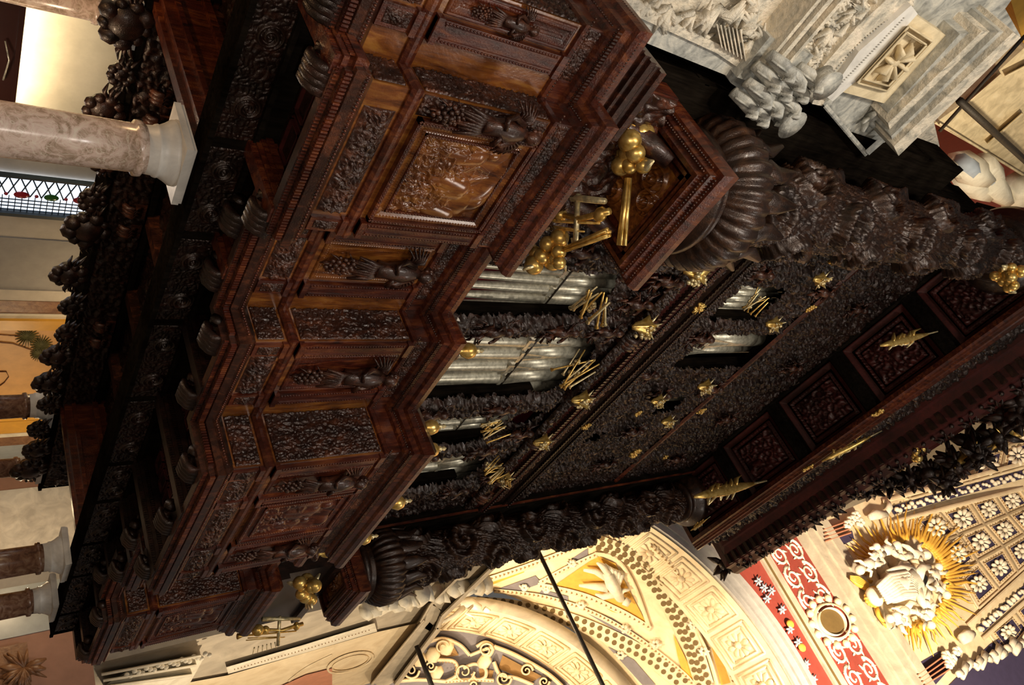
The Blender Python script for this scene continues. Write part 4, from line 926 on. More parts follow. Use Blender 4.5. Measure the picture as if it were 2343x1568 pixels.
# ------------------------------------------------------------------ marble pier at the near (upper right) side
MP = thing('marble_pier', 'tall pale carved marble pier with heavy cornice left of the organ', 'pier', (0.5, 5.3, -H0))
m = MB(); m.box((-5,5.35,4.9),(1.72,6.2,6.9)); m.box((-5,5.3,6.9),(1.8,6.2,10.2)); m.build('core', MARB, MP)
def mpoly(nm, pts, y, mat, dep=0.5):
    m = MB(); flatpoly(m, pts, pl_y(y), 0, (0, dep, 0)); m.build(nm, mat, MP)
mpoly('edge_strip', [(1300,-40),(1415,38),(1438,82),(1660,172),(1672,190),(1740,238),(1765,205),(1640,122),(1440,28),(1400,-20)], 5.0, MARG)
mpoly('cream_strip', [(1390,-30),(1440,30),(1640,122),(1765,207),(1750,150),(1560,62),(1470,10),(1440,-30)], 4.96, MARB)
mpoly('carved_field', [(1440,-30),(1560,60),(1740,142),(1890,-30)], 5.1, MARB)
mpoly('upper_field', [(1740,142),(1790,165),(1870,228),(1920,160),(2100,-30),(1870,-30)], 5.1, MARB)
m = MB(); a = ony(1742, 150, 4.8)
for dz, dy, th in ((0,0,0.05),(0.06,-0.05,0.06),(0.13,-0.02,0.04),(0.18,-0.08,0.05)): m.box((-4, 4.78+dy, a[2]+dz), (a[0]+0.0, 5.2, a[2]+dz+th))
m.build('rail_moulding', MARB, MP)
def mcarve(nm, poly_uv, y, seed, amp=0.12, s=0.16, mat=MARB):
    (x0, z0, x1, z1) = poly_uv; mm = MB(); relief(mm, (x0, y, z0), XP, ZP, YN, x1-x0, z1-z0, lambda a, b: amp*foliage(a, b, s, seed)+0.4*amp*foliage(a, b, s*0.4, seed+3), 0.015); mm.build(nm, mat, MP)
mcarve('carved_trophy', (-0.6, 5.0, 1.2, 6.6), 5.11, 5); mcarve('carved_trophy', (-0.8, 6.9, 1.75, 8.4), 5.11, 8)
mcarve('carved_trophy', (0.9, 6.95, 1.9, 8.1), 5.09, 12, 0.09, 0.11)
m = MB(); r_ = random.Random(15)
for px, py, s_ in ((1530,20,0.16),(1585,35,0.14),(1640,20,0.2),(1690,60,0.16),(1720,90,0.13),(1610,70,0.10),(1480,5,0.12),(1700,20,0.15),(1800,90,0.14),(1850,130,0.12),(1900,70,0.15),(1830,50,0.12),(1950,30,0.13)):
    c = ony(px, py, 5.02)
    for k in range(7):
        a = r_.uniform(0, 6.28); d = np.array([math.cos(a), -0.5, math.sin(a)]); m.tube([c, c+d*s_*0.7, c+np.array([math.cos(a+.7), -0.1, math.sin(a+.7)])*s_*1.5], [s_*0.3, s_*0.32, s_*0.08], 7, flat=0.6)
m.build('carved_armour', MARB, MP)
m = MB()
for k in range(7): band(m, [(1640+9*k, 55+2*k), (1652+9*k, 110+5*k)], 4, pl_y(5.0), 0.08, sm=False)
m.build('fluted_drapery', MARB, MP)
m = MB(); c = ony(1785, 195, 4.75); r_ = random.Random(5)
for k in range(3):
    for j in range(4):
        b = c+np.array([-0.24+0.16*j+0.05*(k % 2), 0.05*(j % 2), -0.5+0.26*k]); m.tube([b, b+(0.02,-0.10,0.16), b+(0.05,-0.2,0.24), b+(0.07,-0.26,0.2), b+(0.08,-0.22,0.13)], [0.06,0.085,0.075,0.055,0.03], 10, flat=0.6); m.tube([b+(0.02,-0.07,0), b+(0.03,-0.19,0.2)], 0.014, 5)
for j in (0, 1): m.lathe(c+np.array([0.25-0.5*j, -0.16, 0.3]), [(0.001,-0.1),(0.17,-0.09),(0.12,-0.03),(0.15,0.05),(0.001,0.06)], 20, ax='y')
m.box(c+np.array([-0.35,0.12,-0.5]), c+np.array([0.12,0.6,0.3])); m.build('leaf_capital', MARG, MP)
m = MB(); c = ony(1850, 192, 4.85); m.lathe(c, [(0.001,-0.12),(0.16,-0.11),(0.1,-0.04),(0.14,0.02),(0.001,0.04)], 20, ax='y'); m.lathe(c+np.array([0,0,0]), [(0.12,0.0),(0.15,0.5)], 16, ax='y'); m.build('volute', MARB, MP)
mpoly('dotted_arch', [(1858,238),(1882,243),(1905,192),(1985,108),(2065,45),(2090,-20),(2050,-20),(1960,62),(1885,150)], 4.95, MARB, 0.3)
m = MB(); dots(m, [(1872,215),(1900,175),(1975,92),(2060,25)], pl_y(4.94), 2.0, 8, (0,), 0.0, n=6, h=0.01); m.build('drilled_dot', MARG, MP)
mpoly('bead_fillet', [(1892,222),(1905,232),(1965,180),(2100,32),(2085,12),(1965,118)], 4.88, CAPM, 0.3)
m = MB(); dots(m, [(1905,215),(1965,155),(2075,40)], pl_y(4.87), 1.8, 7, (-3,), 0.0, n=6, h=0.01); m.build('drilled_dot', MARG, MP)
mpoly('frieze_block', [(1925,210),(2035,240),(2175,88),(2085,28)], 4.9, MARO, 0.6)
m = MB()
for e, dy in ((0.16, 0.03), (0.3, 0.06)):
    q = np.array([(1945,200),(2025,222),(2150,88),(2085,46)], float); cc = q.mean(0); q = q+(cc-q)*e
    for i in range(4): band(m, [q[i], q[(i+1) % 4]], 5, pl_y(4.9-dy), 0.04, sm=False)
m.build('panel_moulding', MARO, MP)
m = MB(); c = ony(2045, 140, 4.88)
for k in range(8): m.tube([c, c+np.array([0.18*math.cos(k*.785), -0.06, 0.18*math.sin(k*.785)]), c+np.array([0.24*math.cos(k*.785), 0, 0.24*math.sin(k*.785)])], [0.03,0.07,0.02], 7, flat=0.5)
m.ball(c, 0.07, 10); m.build('rosette', MARO, MP)
for k, (y, pts, mt) in enumerate(((4.86,[(2033,238),(2032,262),(2200,80),(2172,86)],MARB),(4.78,[(2031,258),(2033,285),(2250,70),(2196,78)],MARG),(4.68,[(2032,282),(2040,315),(2290,72),(2246,72)],MARB),(4.6,[(2039,312),(2046,338),(2320,75),(2286,72)],MARG),(4.52,[(2045,335),(2056,357),(2336,86),(2318,74)],MARB))):
    mpoly('cornice_band', pts, y, mt, 0.7)
m = MB(); dots(m, [(2050,262),(2120,192),(2230,92)], pl_y(4.76), 3.2, 9, (0,), 0.0, n=7, h=0.03); m.build('leaf_bead', MARG, MP)
mpoly('upper_block', [(2085,28),(2180,86),(2336,84),(2300,20),(2343,-40),(2100,-40)], 5.05, MARG, 0.6)
mpoly('broken_cornice', [(1883,238),(1985,362),(2028,322),(2036,240),(1930,208)], 5.02, MARG, 0.4)  # flat face; its grey marble colour stands in for a shadowed underside
m = MB(); band(m, [(1888,242),(1984,355)], 12, pl_y(4.95), 0.05, sm=False); band(m, [(1984,350),(2024,315)], 14, pl_y(4.93), 0.05, sm=False); c = ony(1985, 270, 4.98)
for k in range(5): m.tube([c, c+np.array([0.15*math.cos(k*1.25), -0.08, 0.15*math.sin(k*1.25)])], [0.07,0.03], 7, flat=0.5)
m.build('broken_moulding', MARG, MP)
mpoly('side_capital', [(2085,345),(2105,290),(2135,270),(2150,335),(2130,358),(2105,362)], 5.6, MARB, 0.5)

# upper vault beyond the pier
YV = 11.0
m = MB(); flatpoly(m, [(2138,283),(2200,238),(2343,110),(2420,60),(2480,470),(2343,400)], pl_y(YV), 0, (0, 0.8, 0)); struct(m.build('trim_1', MARO))
m = MB()
for a, b in (((2150,283),(2360,412)),((2210,240),(2290,170)),((2300,175),(2370,140)),((2260,330),(2340,260))): band(m, [a, b], 6, pl_y(YV-0.05), 0.15, sm=False)
o = struct(m.build('trim_2', MARO))
m = MB(); m.box((-14,12.5,10.0),(20,13.0,60)); struct(m.build('wall_organ_side', REDF))
m = MB(); flatpoly(m, [(2300,-40),(2343,100),(2420,60),(2420,-60)], pl_y(YV-0.2), 0, (0, 0.5, 0)); struct(m.build('trim_3', OCHRE))
for (p, q, lab) in (((2195,230),(2365,385),'dark iron tie rod crossing the honey coloured arch at the right edge'),((2150,300),(2345,82),'long thin dark line rod along the underside of the marble cornice')):
    m = MB(); a, b = ony(*p, YV-0.8), ony(*q, YV-0.8); m.tube([a, b], 0.10 if q[1] > 300 else 0.05, 8); tag(m.build('tie_rod', IRON, None, tuple(a)), lab, 'tie rod')
ch = thing('painted_cherub', 'white and grey painted stucco cherub on red ground above the organ roof', 'cherub', tuple(ony(2230, 410, YV)))
m = MB(); S_ = pl_y(YV-0.3)
ptube(m, [(2190,372),(2215,385),(2248,400)], [14,22,15], S_); ptube(m, [(2135,372),(2165,380),(2190,388)], [5,9,12], S_); ptube(m, [(2255,370),(2270,395),(2262,412)], [12,14,9], S_)
ptube(m, [(2250,405),(2285,440),(2300,455)], [20,13,9], S_); ptube(m, [(2335,420),(2318,455),(2305,488)], [14,12,6], S_); ptube(m, [(2200,400),(2230,425),(2255,438)], [16,17,12], S_); m.build('body', STUCW, ch)
m = MB(); ptube(m, [(2205,372),(2222,388),(2215,405)], [12,14,6], S_, 0.3); ptube(m, [(2258,400),(2275,430),(2290,448)], [8,10,5], S_, 0.3); m.build('drapery', BLUW, ch)

# ------------------------------------------------------------------ aisle under and behind the gallery
def X11(py, px=60): return ony(px, py, 11)[0]
m = MB(); m.box((-2,11,-H0),(24,11.4,9.9)); struct(m.build('wall_back', WALLB))
def strip(nm, a, b, mat, d=0.03, z0=-H0, z1=4.2, st=True):
    m = MB(); m.box((X11(a), 11.0-d, z0), (X11(b), 11.02, z1)); o = m.build(nm, mat); 
    if st: struct(o)
    return o
t_ = 4
for a, b, mt, d in ((545,660,WALLG,0.02),(660,684,WALLB,0.05),(684,712,BRWN,0.06),(712,722,STUCW,0.08),(958,984,GILTF,0.06),(984,991,STUCW,0.08),(991,1012,BRWN,0.06),(1012,1118,GREYP,0.05),(1118,1275,CAPM,0.06)):
    strip('trim_%d' % t_, a, b, mt, d); t_ += 1
wn = thing('lattice_window', 'tall leaded lattice window with red and green coloured panes in the back wall', 'window', (X11(437), 10.95, 0.0)); wn['kind'] = 'structure'; wn.name = 'window_1'
m = MB(); m.box((X11(398),10.93,-1),(X11(476),10.97,4)); m.build('pane', GLOWD, wn)
xa, xb = X11(398), X11(476)
m = MB(); m.box((xa-0.04,10.86,-1),(xa,10.95,4)); m.box((xb,10.84,-1),(xb+0.07,10.95,4))
for z in np.arange(-1, 4, 0.09): m.box((xa+(xb-xa)*0.55,10.9,z),(xb,10.92,z+0.012))
for k in range(1, 5): x = xa+(xb-xa)*(0.55+0.1*k); m.box((x,10.9,-1),(x+0.012,10.92,4))
for z in np.arange(-1, 4, 0.16):
    m.tube([(xa,10.91,z),(xa+(xb-xa)*0.55,10.91,z+0.16)], 0.012, 5); m.tube([(xa,10.91,z+0.16),(xa+(xb-xa)*0.55,10.91,z)], 0.012, 5)
m.build('window_leading', LEAD, wn)
m = MB(); m2 = MB(); xm = xa+(xb-xa)*0.5
for k, z in enumerate(np.arange(-0.5, 4, 0.42)): (m if k % 2 else m2).ball((xm,10.9,z), 0.085, 10, (0.9,0.3,1.3)); m.ball((xm,10.9,z+0.21), 0.03, 8)
m.build('pane', REDG, wn); m2.build('pane', GRNG, wn)
PT = thing('palm_painting', 'large orange painting with palm trees in a gilt frame on the back wall', 'painting', (X11(820), 10.95, 0.0))
m = MB(); m.box((X11(722),10.86,-1.2),(X11(744),10.99,3.9)); m.box((X11(925),10.86,-1.2),(X11(950),10.99,3.9)); m.box((X11(722),10.86,-1.3),(X11(950),10.99,-1.2)); m.build('frame', GILTF, PT)
m = MB(); m.box((X11(744),10.93,-1.2),(X11(925),10.98,3.9)); m.build('canvas', PAINT, PT)
m = MB(); S_ = pl_y(10.92)
for cx, cy, R in ((62,770,26),(95,790,24),(88,810,18)):
    for k in range(22):
        a = k*0.2856; e = (cx+R*math.cos(a)*1.1, cy+R*math.sin(a)); ptube(m, [(cx, cy), ((cx+e[0])/2, (cy+e[1])/2-1), e], [1.4, 2.2, 0.5], S_, 0.0, 5, flat=0.3)
m.build('palm_crown', GREENP, PT)
m = MB(); ptube(m, [(-10,782),(30,786),(70,800),(95,812)], [1.6,1.6,1.4,1.2], S_, 0.0, 5, flat=0.3); m.build('palm_trunk', BRWN, PT); m = MB(); ptube(m, [(-10,765),(25,768),(55,768)], [1.2,1.2,1.0], S_, 0.0, 5, flat=0.3); m.build('palm_trunk', BRWN, PT); m = MB(); ptube(m, [(0,850),(14,850),(20,862),(10,875),(0,882)], 1.6, S_, 0.0, 5, flat=0.3); m.build('painted_loop', BRWN, PT)
# dark stall with a strip lamp washing the wall
a = ony(46, 0, 10.6); b = ony(30, 238, 10.6)
m = MB(); m.box((4.0,10.3,-H0),(b[0],10.62,b[2]-0.02)); m.box((4.0,10.24,b[2]-0.08),(b[0]+0.03,10.66,b[2]-0.02)); tag(m.build('choir_stall_back', DKBR, None, (6.5,10.45,-H0)), 'dark brown stall back hiding a lamp strip at the picture corner', 'stall')
m = MB(); m.box((4.2,10.72,b[2]-0.12),(b[0]-0.03,10.76,b[2]-0.08)); tag(m.build('strip_lamp', LEDS, None, (6.5,10.74,b[2]-0.12)), 'glowing warm lamp strip behind the dark stall back', 'lamp')
area('strip_lamp_light', (6.4,10.75,b[2]-0.06), (6.4,10.9,3.2), 4.0, 0.05, 95, (1.0,0.78,0.45))
m = MB(); c = ony(12, 130, 10.29); m.tube([c+np.array([-0.25,-0.02,-0.02]), c+np.array([0,-0.06,0.04]), c+np.array([0.35,-0.02,0])], 0.012, 6); tag(m.build('metal_handle', TIN, None, tuple(c)), 'small shiny handle on the dark stall back', 'handle')
# end wall of the aisle
m = MB(); m.box((19.0,3.0,-H0),(19.3,10.99,3.3)); struct(m.build('wall_aisle_end', PINKW))
def stx(nm, a, b, mat, d):
    ya, yb = onx(50, a, 19)[1], onx(50, b, 19)[1]; m = MB(); m.box((19.0-d, yb, -H0), (19.02, ya, 3.32)); struct(m.build(nm, mat))
for a, b, mt, d in ((1120,1275,CAPM,0.04),(1275,1342,WALLG,0.03),(1342,1400,GREYP,0.05),(1400,1455,GREYP,0.02)):
    stx('trim_%d' % t_, a, b, mt, d); t_ += 1
m = MB(); c = onx(55, 1530, 18.6); r_ = random.Random(9)
for k in range(30):
    d = np.array([0.1*r_.uniform(-1,1), 0.45*r_.uniform(-1,1), 0.5*r_.uniform(-1,1)]); m.tube([c, c+d*0.6, c+d], [0.05, 0.09, 0.02], 6, flat=0.5)
m.box(c+np.array([0.05,-0.6,-3.0]), c+np.array([0.38,0.55,0.1])); tag(m.build('carved_wall_ornament', BRWN, None, tuple(c)), 'brown leafy carved ornament on the dusty pink wall, lower left corner', 'carving')

# ------------------------------------------------------------------ crossing arch wall (x = 20), choir vault and apse
CY, CZ, CR = -0.09, 16.54, 9.08
def arch_wall(nm, x, th, cy, cz, r, ylo, yhi, zhi, mat, zlo=-H0):
    n = 48; A = [(cy+r*math.cos(t), cz+r*math.sin(t)) for t in np.linspace(0, math.pi, n+1)]
    B = [(min(yhi, max(ylo, cy+(yhi-cy+4)*1.6*math.cos(t))), min(zhi, cz+(zhi-cz)*1.8*math.sin(t))) for t in np.linspace(0, math.pi, n+1)]
    m = MB()
    G_ = np.array([[(x, *a), (x, *b), (x+th, *b), (x+th, *a), (x, *a)] for a, b in zip(A, B)]); m.grid(G_, 0, False)
    if zlo is not None: m.box((x, A[0][0], zlo), (x+th, yhi, cz)); m.box((x, ylo, zlo), (x+th, A[-1][0], cz))
    return struct(m.build(nm, mat))
arch_wall('wall_crossing', 20.0, 1.9, CY, CZ, CR, -13, 12.45, 33.6, GREYST)
XW = pl_x(20.0)
def arcband(r0, r1, x, d, cy=CY, cz=CZ, n=64, t0=0.0, t1=math.pi):
    return np.array([[(x, cy+r0*math.cos(t), cz+r0*math.sin(t)), (x-d, cy+r0*math.cos(t), cz+r0*math.sin(t)), (x-d, cy+r1*math.cos(t), cz+r1*math.sin(t)), (x, cy+r1*math.cos(t), cz+r1*math.sin(t))] for t in np.linspace(t0, t1, n)])
m = MB()
for r0, r1, d in ((9.1,9.35,0.10),(9.35,9.7,0.2),(9.7,9.95,0.34)): m.grid(arcband(r0, r1, 20.0, d), 0, False)
struct(m.build('trim_20', plain('blue_grey_moulding', (0.42,0.40,0.38))))
m = MB(); m.grid(np.array([[(20.02, CY+CR*0.995*math.cos(t), CZ+CR*0.995*math.sin(t)), (22.4, CY+CR*0.995*math.cos(t), CZ+CR*0.995*math.sin(t))] for t in np.linspace(0, math.pi, 80)]), 0, True); o_int = struct(m.build('trim_21', STUCC))
def coffer_arc(par, x0, x1, cy, cz, r, n, t0, t1, mat, matd, dark):
    for k in range(n):
        ta = t0+(t1-t0)*(k+0.08)/n; tb = t0+(t1-t0)*(k+0.92)/n; m = MB()
        for rr, e in ((r-0.06, 0.0), (r-0.06, 0.12)):
            a, b = ta+e*(tb-ta), tb-e*(tb-ta); xa, xb = x0+0.2+e*(x1-x0), x1-0.2-e*(x1-x0); w_ = 0.05
            P = lambda x, t: (x, cy+rr*math.cos(t), cz+rr*math.sin(t))
            for p, q in (((xa,a),(xb,a)),((xb,a),(xb,b)),((xb,b),(xa,b)),((xa,b),(xa,a))): m.tube([P(*p), P(p[0]*.5+q[0]*.5, p[1]*.5+q[1]*.5), P(*q)], w_, 5)
        m.build('intrados_moulding', mat, par)
        tm = (ta+tb)/2; c = np.array([(x0+x1)/2, cy+(r-0.05)*math.cos(tm), cz+(r-0.05)*math.sin(tm)]); ez = np.array([0, -math.sin(tm), math.cos(tm)]); m = MB()
        for j in range(10):
            q = j*0.628; d = np.array([1.0, 0, 0])*math.cos(q)+ez*math.sin(q); m.tube([c+d*0.15, c+d*0.42, c+d*0.55], [0.05, 0.13, 0.05], 6, flat=0.4)
        m.ball(c, 0.16, 8); m.build('rosette', matd, par)
coffer_arc(o_int, 20.1, 22.3, CY, CZ, CR, 17, 0.05, 3.09, STUCC, STUCC, None)
# entablature bands across the crossing wall
def yband(nm, z0, z1, d, mat, x=20.0):
    m = MB(); m.box((x-d, -13, z0), (x+0.02, 12.4, z1)); return struct(m.build(nm, mat))
yband('trim_22', 25.95, 27.75, 0.03, REDF); yband('trim_23', 27.75, 27.9, 0.16, GREYST); yband('trim_24', 27.9, 28.0, 0.2, HOLE); yband('trim_25', 28.0, 28.45, 0.14, GREYST)
fz = yband('trim_26', 28.45, 31.0, 0.06, REDF)
m = MB(); m.box((19.88,-13,31.0),(20.0,12.4,31.7)); m.box((19.8,-13,31.7),(20.0,12.4,32.3)); m.box((19.7,-13,32.3),(20.0,12.4,32.9)); m.box((19.62,-13,32.9),(20.2,12.4,33.5)); struct(m.build('trim_27', GREYST))
m = MB()
for y in np.arange(-6.5, 8.4, 1.05):
    if abs(y-0.87) < 1.0: continue
    for s in (-1, 1):
        cz = 29.72+s*0.6; P = []
        for k in range(26):
            t = k*0.42; rr = 0.5*(1-k/30); P.append((19.93, y+rr*math.cos(s*t), cz+rr*math.sin(s*t)))
        m.tube(P, [0.07*(1-0.5*k/26) for k in range(26)], 6)
        for k in range(5): q = k*1.25; m.tube([(19.92,y+0.35*math.cos(q),cz+0.35*math.sin(q)),(19.9,y+0.58*math.cos(q+.3),cz+0.58*math.sin(q+.3))], [0.08,0.02], 5, flat=0.5)
m.build('scroll_ornament', STUCW, fz)
m = MB(); c = (19.9, 0.87, 29.8)
for k, (a, b) in enumerate(((1.05,1.25),(0.82,0.92))): m.grid(np.array([[(19.9-0.1*(1-k), c[1]+a*0.62*math.cos(t), c[2]+a*math.sin(t)), (19.78, c[1]+(a+b)/2*0.62*math.cos(t), c[2]+(a+b)/2*math.sin(t)), (19.92, c[1]+b*0.62*math.cos(t), c[2]+b*math.sin(t))] for t in np.linspace(0, 2*math.pi, 40)]), 0, True)
for k in range(14): q = k*0.449; m.ball((19.85, c[1]+0.95*math.cos(q), c[2]+1.4*math.sin(q)), 0.17, 8)
m.build('oculus_frame', STUCC, fz)
m = MB(); m.add([(19.9, c[1]+0.52*math.cos(t), c[2]+0.85*math.sin(t)) for t in np.linspace(0, 2*math.pi, 32, endpoint=False)]+[(19.9, c[1], c[2])], [(k, (k+1) % 32, 32) for k in range(32)]); m.build('oculus_opening', HOLE, fz)
m = MB(); S_ = pl_x(19.9)
for px, py in ((1735,1330),(1755,1370),(1748,1345),(1790,1395),(1808,1440),(1826,1470),(1845,1520),(1862,1555),(1705,1290),(1765,1352)):
    for k in range(6): ptube(m, [(px, py), (px+9*math.cos(k*1.05), py+12*math.sin(k*1.05))], [3.5, 1.5], S_, 0.05, 6)
m.build('garland', BLUW, fz)
m = MB(); 
for px, py in ((1808,1428),(1835,1482)): m.ball(onx(px, py, 19.85), 0.17, 10, (0.5,1,1.2))
m.build('mask_boss', OCHRE, fz)
m = MB()
for p, q in (((1660,1218),(1672,1262)),): band(m, [p, q], 14, pl_x(19.9), 0.05, sm=False)
m.build('pendentive_strip', STUCW, fz); m = MB(); dots(m, [(1660,1222),(1672,1262)], pl_x(19.8), 3, 9, (0,), 0.1, n=6); m.build('pendentive_dot', HOLE, fz)

# choir vault
VR = 9.7; SV = cyl(-0.8, 16.4, VR)
m = MB(); m.grid(np.array([[(21.8, -0.8+VR*math.cos(t), 16.4+VR*math.sin(t)), (28.2, -0.8+VR*math.cos(t), 16.4+VR*math.sin(t))] for t in np.linspace(-0.15, math.pi+0.1, 90)]), 0, True)
V_ = struct(m.build('ceiling', STUCC)); V_.name = 'ceiling'
rib1 = [(1090,1378),(1180,1388),(1290,1415),(1400,1460),(1500,1515),(1575,1575)]
rib2 = [(1352,1235),(1420,1262),(1480,1310),(1535,1385),(1580,1470),(1612,1568)]
rib0 = [(1085,1338),(1200,1300),(1300,1262),(1350,1240)]
rib3 = [(1130,1352),(1250,1368),(1360,1405),(1460,1462),(1560,1540),(1590,1575)]
rib4 = [(1120,1402),(1220,1430),(1320,1480),(1400,1540),(1440,1585)]
m = MB()
for rb, wd in ((rib1,[26,34,38]),(rib2,[30,40,44]),(rib0,[14,14,12]),(rib3,[10,11,12]),(rib4,[9,11,12])): band(m, rb, wd, SV, 0.10)
band(m, [(1360,1268),(1410,1280),(1450,1340),(1485,1435)], 9, SV, 0.12); band(m, [(1230,1340),(1330,1362),(1420,1400),(1488,1440)], 13, SV, 0.12); band(m, [(1235,1335),(1300,1300),(1365,1270)], 12, SV, 0.12)
band(m, [(1490,1250),(1540,1300),(1590,1370),(1640,1460),(1680,1568)], 12, SV, 0.14); band(m, [(1535,1330),(1575,1400),(1620,1500),(1640,1568)], 8, SV, 0.12)
m.build('vault_rib', STUCC, V_)
m = MB(); dots(m, rib1, SV, 6.0, 19, (-8, 8), 0.15, n=8); dots(m, rib2, SV, 6.5, 19, (-10, 2, 13), 0.15, n=8); m.build('rib_dark_disc', HOLE, V_)  # raised discs; the darkness of holes is put into their brown colour
m = MB(); dots(m, rib0, SV, 3.4, 10, (0,), 0.15, n=3); dots(m, rib3, SV, 3.4, 10, (0,), 0.15, n=3); dots(m, rib4, SV, 3.6, 10, (0,), 0.15, n=3)
dots(m, [(1235,1342),(1330,1364),(1420,1402),(1484,1436)], SV, 3.2, 12, (0,), 0.17, n=3); dots(m, [(1240,1332),(1300,1300),(1360,1272)], SV, 3.0, 11, (0,), 0.17, n=3)
dots(m, [(1490,1250),(1540,1300),(1590,1370),(1640,1460),(1680,1568)], SV, 4.0, 11, (0,), 0.19, n=3); m.build('tooth_ornament', OCHRD, V_)
m = MB(); patch(m, [(1272,1338),(1368,1272),(1408,1290),(1478,1425)], SV, 0.05); patch(m, [(1272,1338),(1478,1425),(1400,1400),(1330,1355)], SV, 0.05); patch(m, [(1540,1450),(1600,1568),(1570,1568),(1550,1500)], SV, 0.05)
patch(m, [(1100,1330),(1180,1300),(1200,1310),(1110,1345)], SV, 0.05); patch(m, [(1620,1430),(1680,1560),(1650,1568),(1625,1470)], SV, 0.05); m.build('ochre_field', OCHRE, V_)
m = MB(); patch(m, [(1130,1352),(1225,1318),(1240,1335),(1180,1356)], SV, 0.04); patch(m, [(1240,1350),(1300,1365),(1300,1382),(1230,1362)], SV, 0.04); patch(m, [(1300,1378),(1400,1415),(1470,1460),(1440,1462)], SV, 0.04)
patch(m, [(1290,1310),(1345,1275),(1345,1255),(1300,1285)], SV, 0.04); patch(m, [(1390,1480),(1450,1510),(1500,1568),(1470,1568)], SV, 0.04); patch(m, [(1555,1360),(1590,1440),(1585,1460),(1550,1390)], SV, 0.04); m.build('slate_field', SLATE, V_)
m = MB()
for cx, cy, R in ((1200,1345,5),(1330,1385,6),(1430,1440,7),(1250,1350,5),(1500,1475,7),(1290,1455,5),(1420,1500,7),(1585,1430,7),(1610,1490,7),(1570,1380,6),(1310,1290,6)):
    for k in range(6): m.ball(SV(cx+R*math.cos(k*1.05), cy+R*math.sin(k*1.05), 0.15), 0.085, 7)
    ptube(m, [(cx-2*R, cy-4), (cx, cy+5), (cx+2*R, cy)], [2, 3, 1.5], SV, 0.15, 6)
m.build('stucco_cluster', STUCW, V_)
an = thing('stucco_angel', 'pale flying angel relief on the ochre triangle of the choir vault', 'relief angel', tuple(SV(1400, 1340, 0.2)))
m = MB(); ptube(m, [(1390,1312),(1402,1340),(1420,1372)], [10,13,9], SV, 0.3, 9); ptube(m, [(1428,1375),(1440,1382)], [8,7], SV, 0.35, 9); ptube(m, [(1395,1318),(1378,1295),(1366,1288)], [7,6,2], SV, 0.3); ptube(m, [(1392,1325),(1362,1308),(1335,1305)], [7,5,2], SV, 0.3); ptube(m, [(1390,1345),(1355,1342),(1325,1340)], [8,5,2], SV, 0.3); ptube(m, [(1405,1360),(1380,1366),(1362,1360)], [6,5,2], SV, 0.3); ptube(m, [(1415,1368),(1425,1352),(1440,1350)], [5,4,2], SV, 0.3)
m.build('body', STUCW, an)
m = MB()
for k in range(5): ptube(m, [(1412,1350),(1392+8*k,1300+3*k),(1385+8*k,1290+6*k)], [3,5,1], SV, 0.22, 6)
m.build('wing', STUCW, an)

# choir arch at x 27.8-30, side wall with cornice, apse
AY, AZ, AR = -1.55, 16.45, 9.2
m = MB(); G2 = np.array([[(27.8, AY+AR*math.cos(t), AZ+AR*math.sin(t)), (30.2, AY+AR*math.cos(t), AZ+AR*math.sin(t))] for t in np.linspace(0, math.pi, 80)]); m.grid(G2, 0, True)
G2 = np.array([[(27.8, AY+AR*math.cos(t), AZ+AR*math.sin(t)), (27.7, AY+(AR+0.1)*math.cos(t), AZ+(AR+0.1)*math.sin(t)), (27.6, AY+(AR+0.45)*math.cos(t), AZ+(AR+0.45)*math.sin(t)), (28.0, AY+(AR+0.5)*math.cos(t), AZ+(AR+0.5)*math.sin(t))] for t in np.linspace(0, math.pi, 80)]); m.grid(G2, 1, True)
o2 = struct(m.build('trim_28', [STUCC, GREYST])); coffer_arc(o2, 27.9, 30.1, AY, AZ, AR, 15, 0.05, 3.09, STUCC, STUCC, None)
m = MB(); m.box((22.2,7.0,-H0),(50,9.2,15.6)); struct(m.build('wall_choir_side', GREYST))
SC = sph((30.2, AY, AZ), AR*1.0)
m = MB(); m.grid(np.array([[(30.2+AR*math.sin(p)*1.0, AY+AR*math.cos(p)*math.cos(t), AZ+AR*math.cos(p)*math.sin(t)) for p in np.linspace(0, math.pi/2, 24)] for t in np.linspace(-0.3, math.pi+0.3, 60)]), 0, True); ap = struct(m.build('ceiling', SLATE))
m = MB()
for rb, wd in (([(965,1475),(1010,1462),(1050,1475),(1075,1500)],9),([(1130,1480),(1180,1500),(1250,1540),(1290,1575)],10),([(1075,1500),(1100,1490),(1130,1480)],8),([(1000,1510),(1040,1515),(1045,1545),(1020,1560)],9),([(1020,1560),(1080,1556),(1130,1558)],9),([(1060,1530),(1085,1520),(1110,1530),(1110,1550),(1090,1556),(1080,1542)],8),([(1090,1480),(1110,1470),(1128,1480),(1120,1500),(1104,1496)],8),([(1130,1515),(1145,1545),(1180,1552),(1220,1568)],9),([(900,1560),(960,1556),(1020,1560)],9)): band(m, rb, wd, SC, 0.35)
for cx, cy in ((1108,1515),(990,1500),(1020,1480),(960,1510),(1000,1540)): ptube(m, [(cx-12, cy+6), (cx, cy), (cx+12, cy-8)], [6, 10, 5], SC, 0.4)
for cx, cy, R_, f_ in ((1062,1538,24,1),(1112,1488,17,-1),(1152,1553,19,1),(1012,1482,17,-1),(940,1535,20,1),(1205,1535,15,-1),(1085,1568,12,1),(985,1525,14,1),(1245,1560,13,1)):
    band(m, [(cx+R_*(1-k/15)*math.cos(f_*k*0.75), cy+R_*(1-k/15)*math.sin(f_*k*0.75)) for k in range(14)], [6, 3], SC, 0.45)
m.build('scroll_moulding', STUCC, ap)
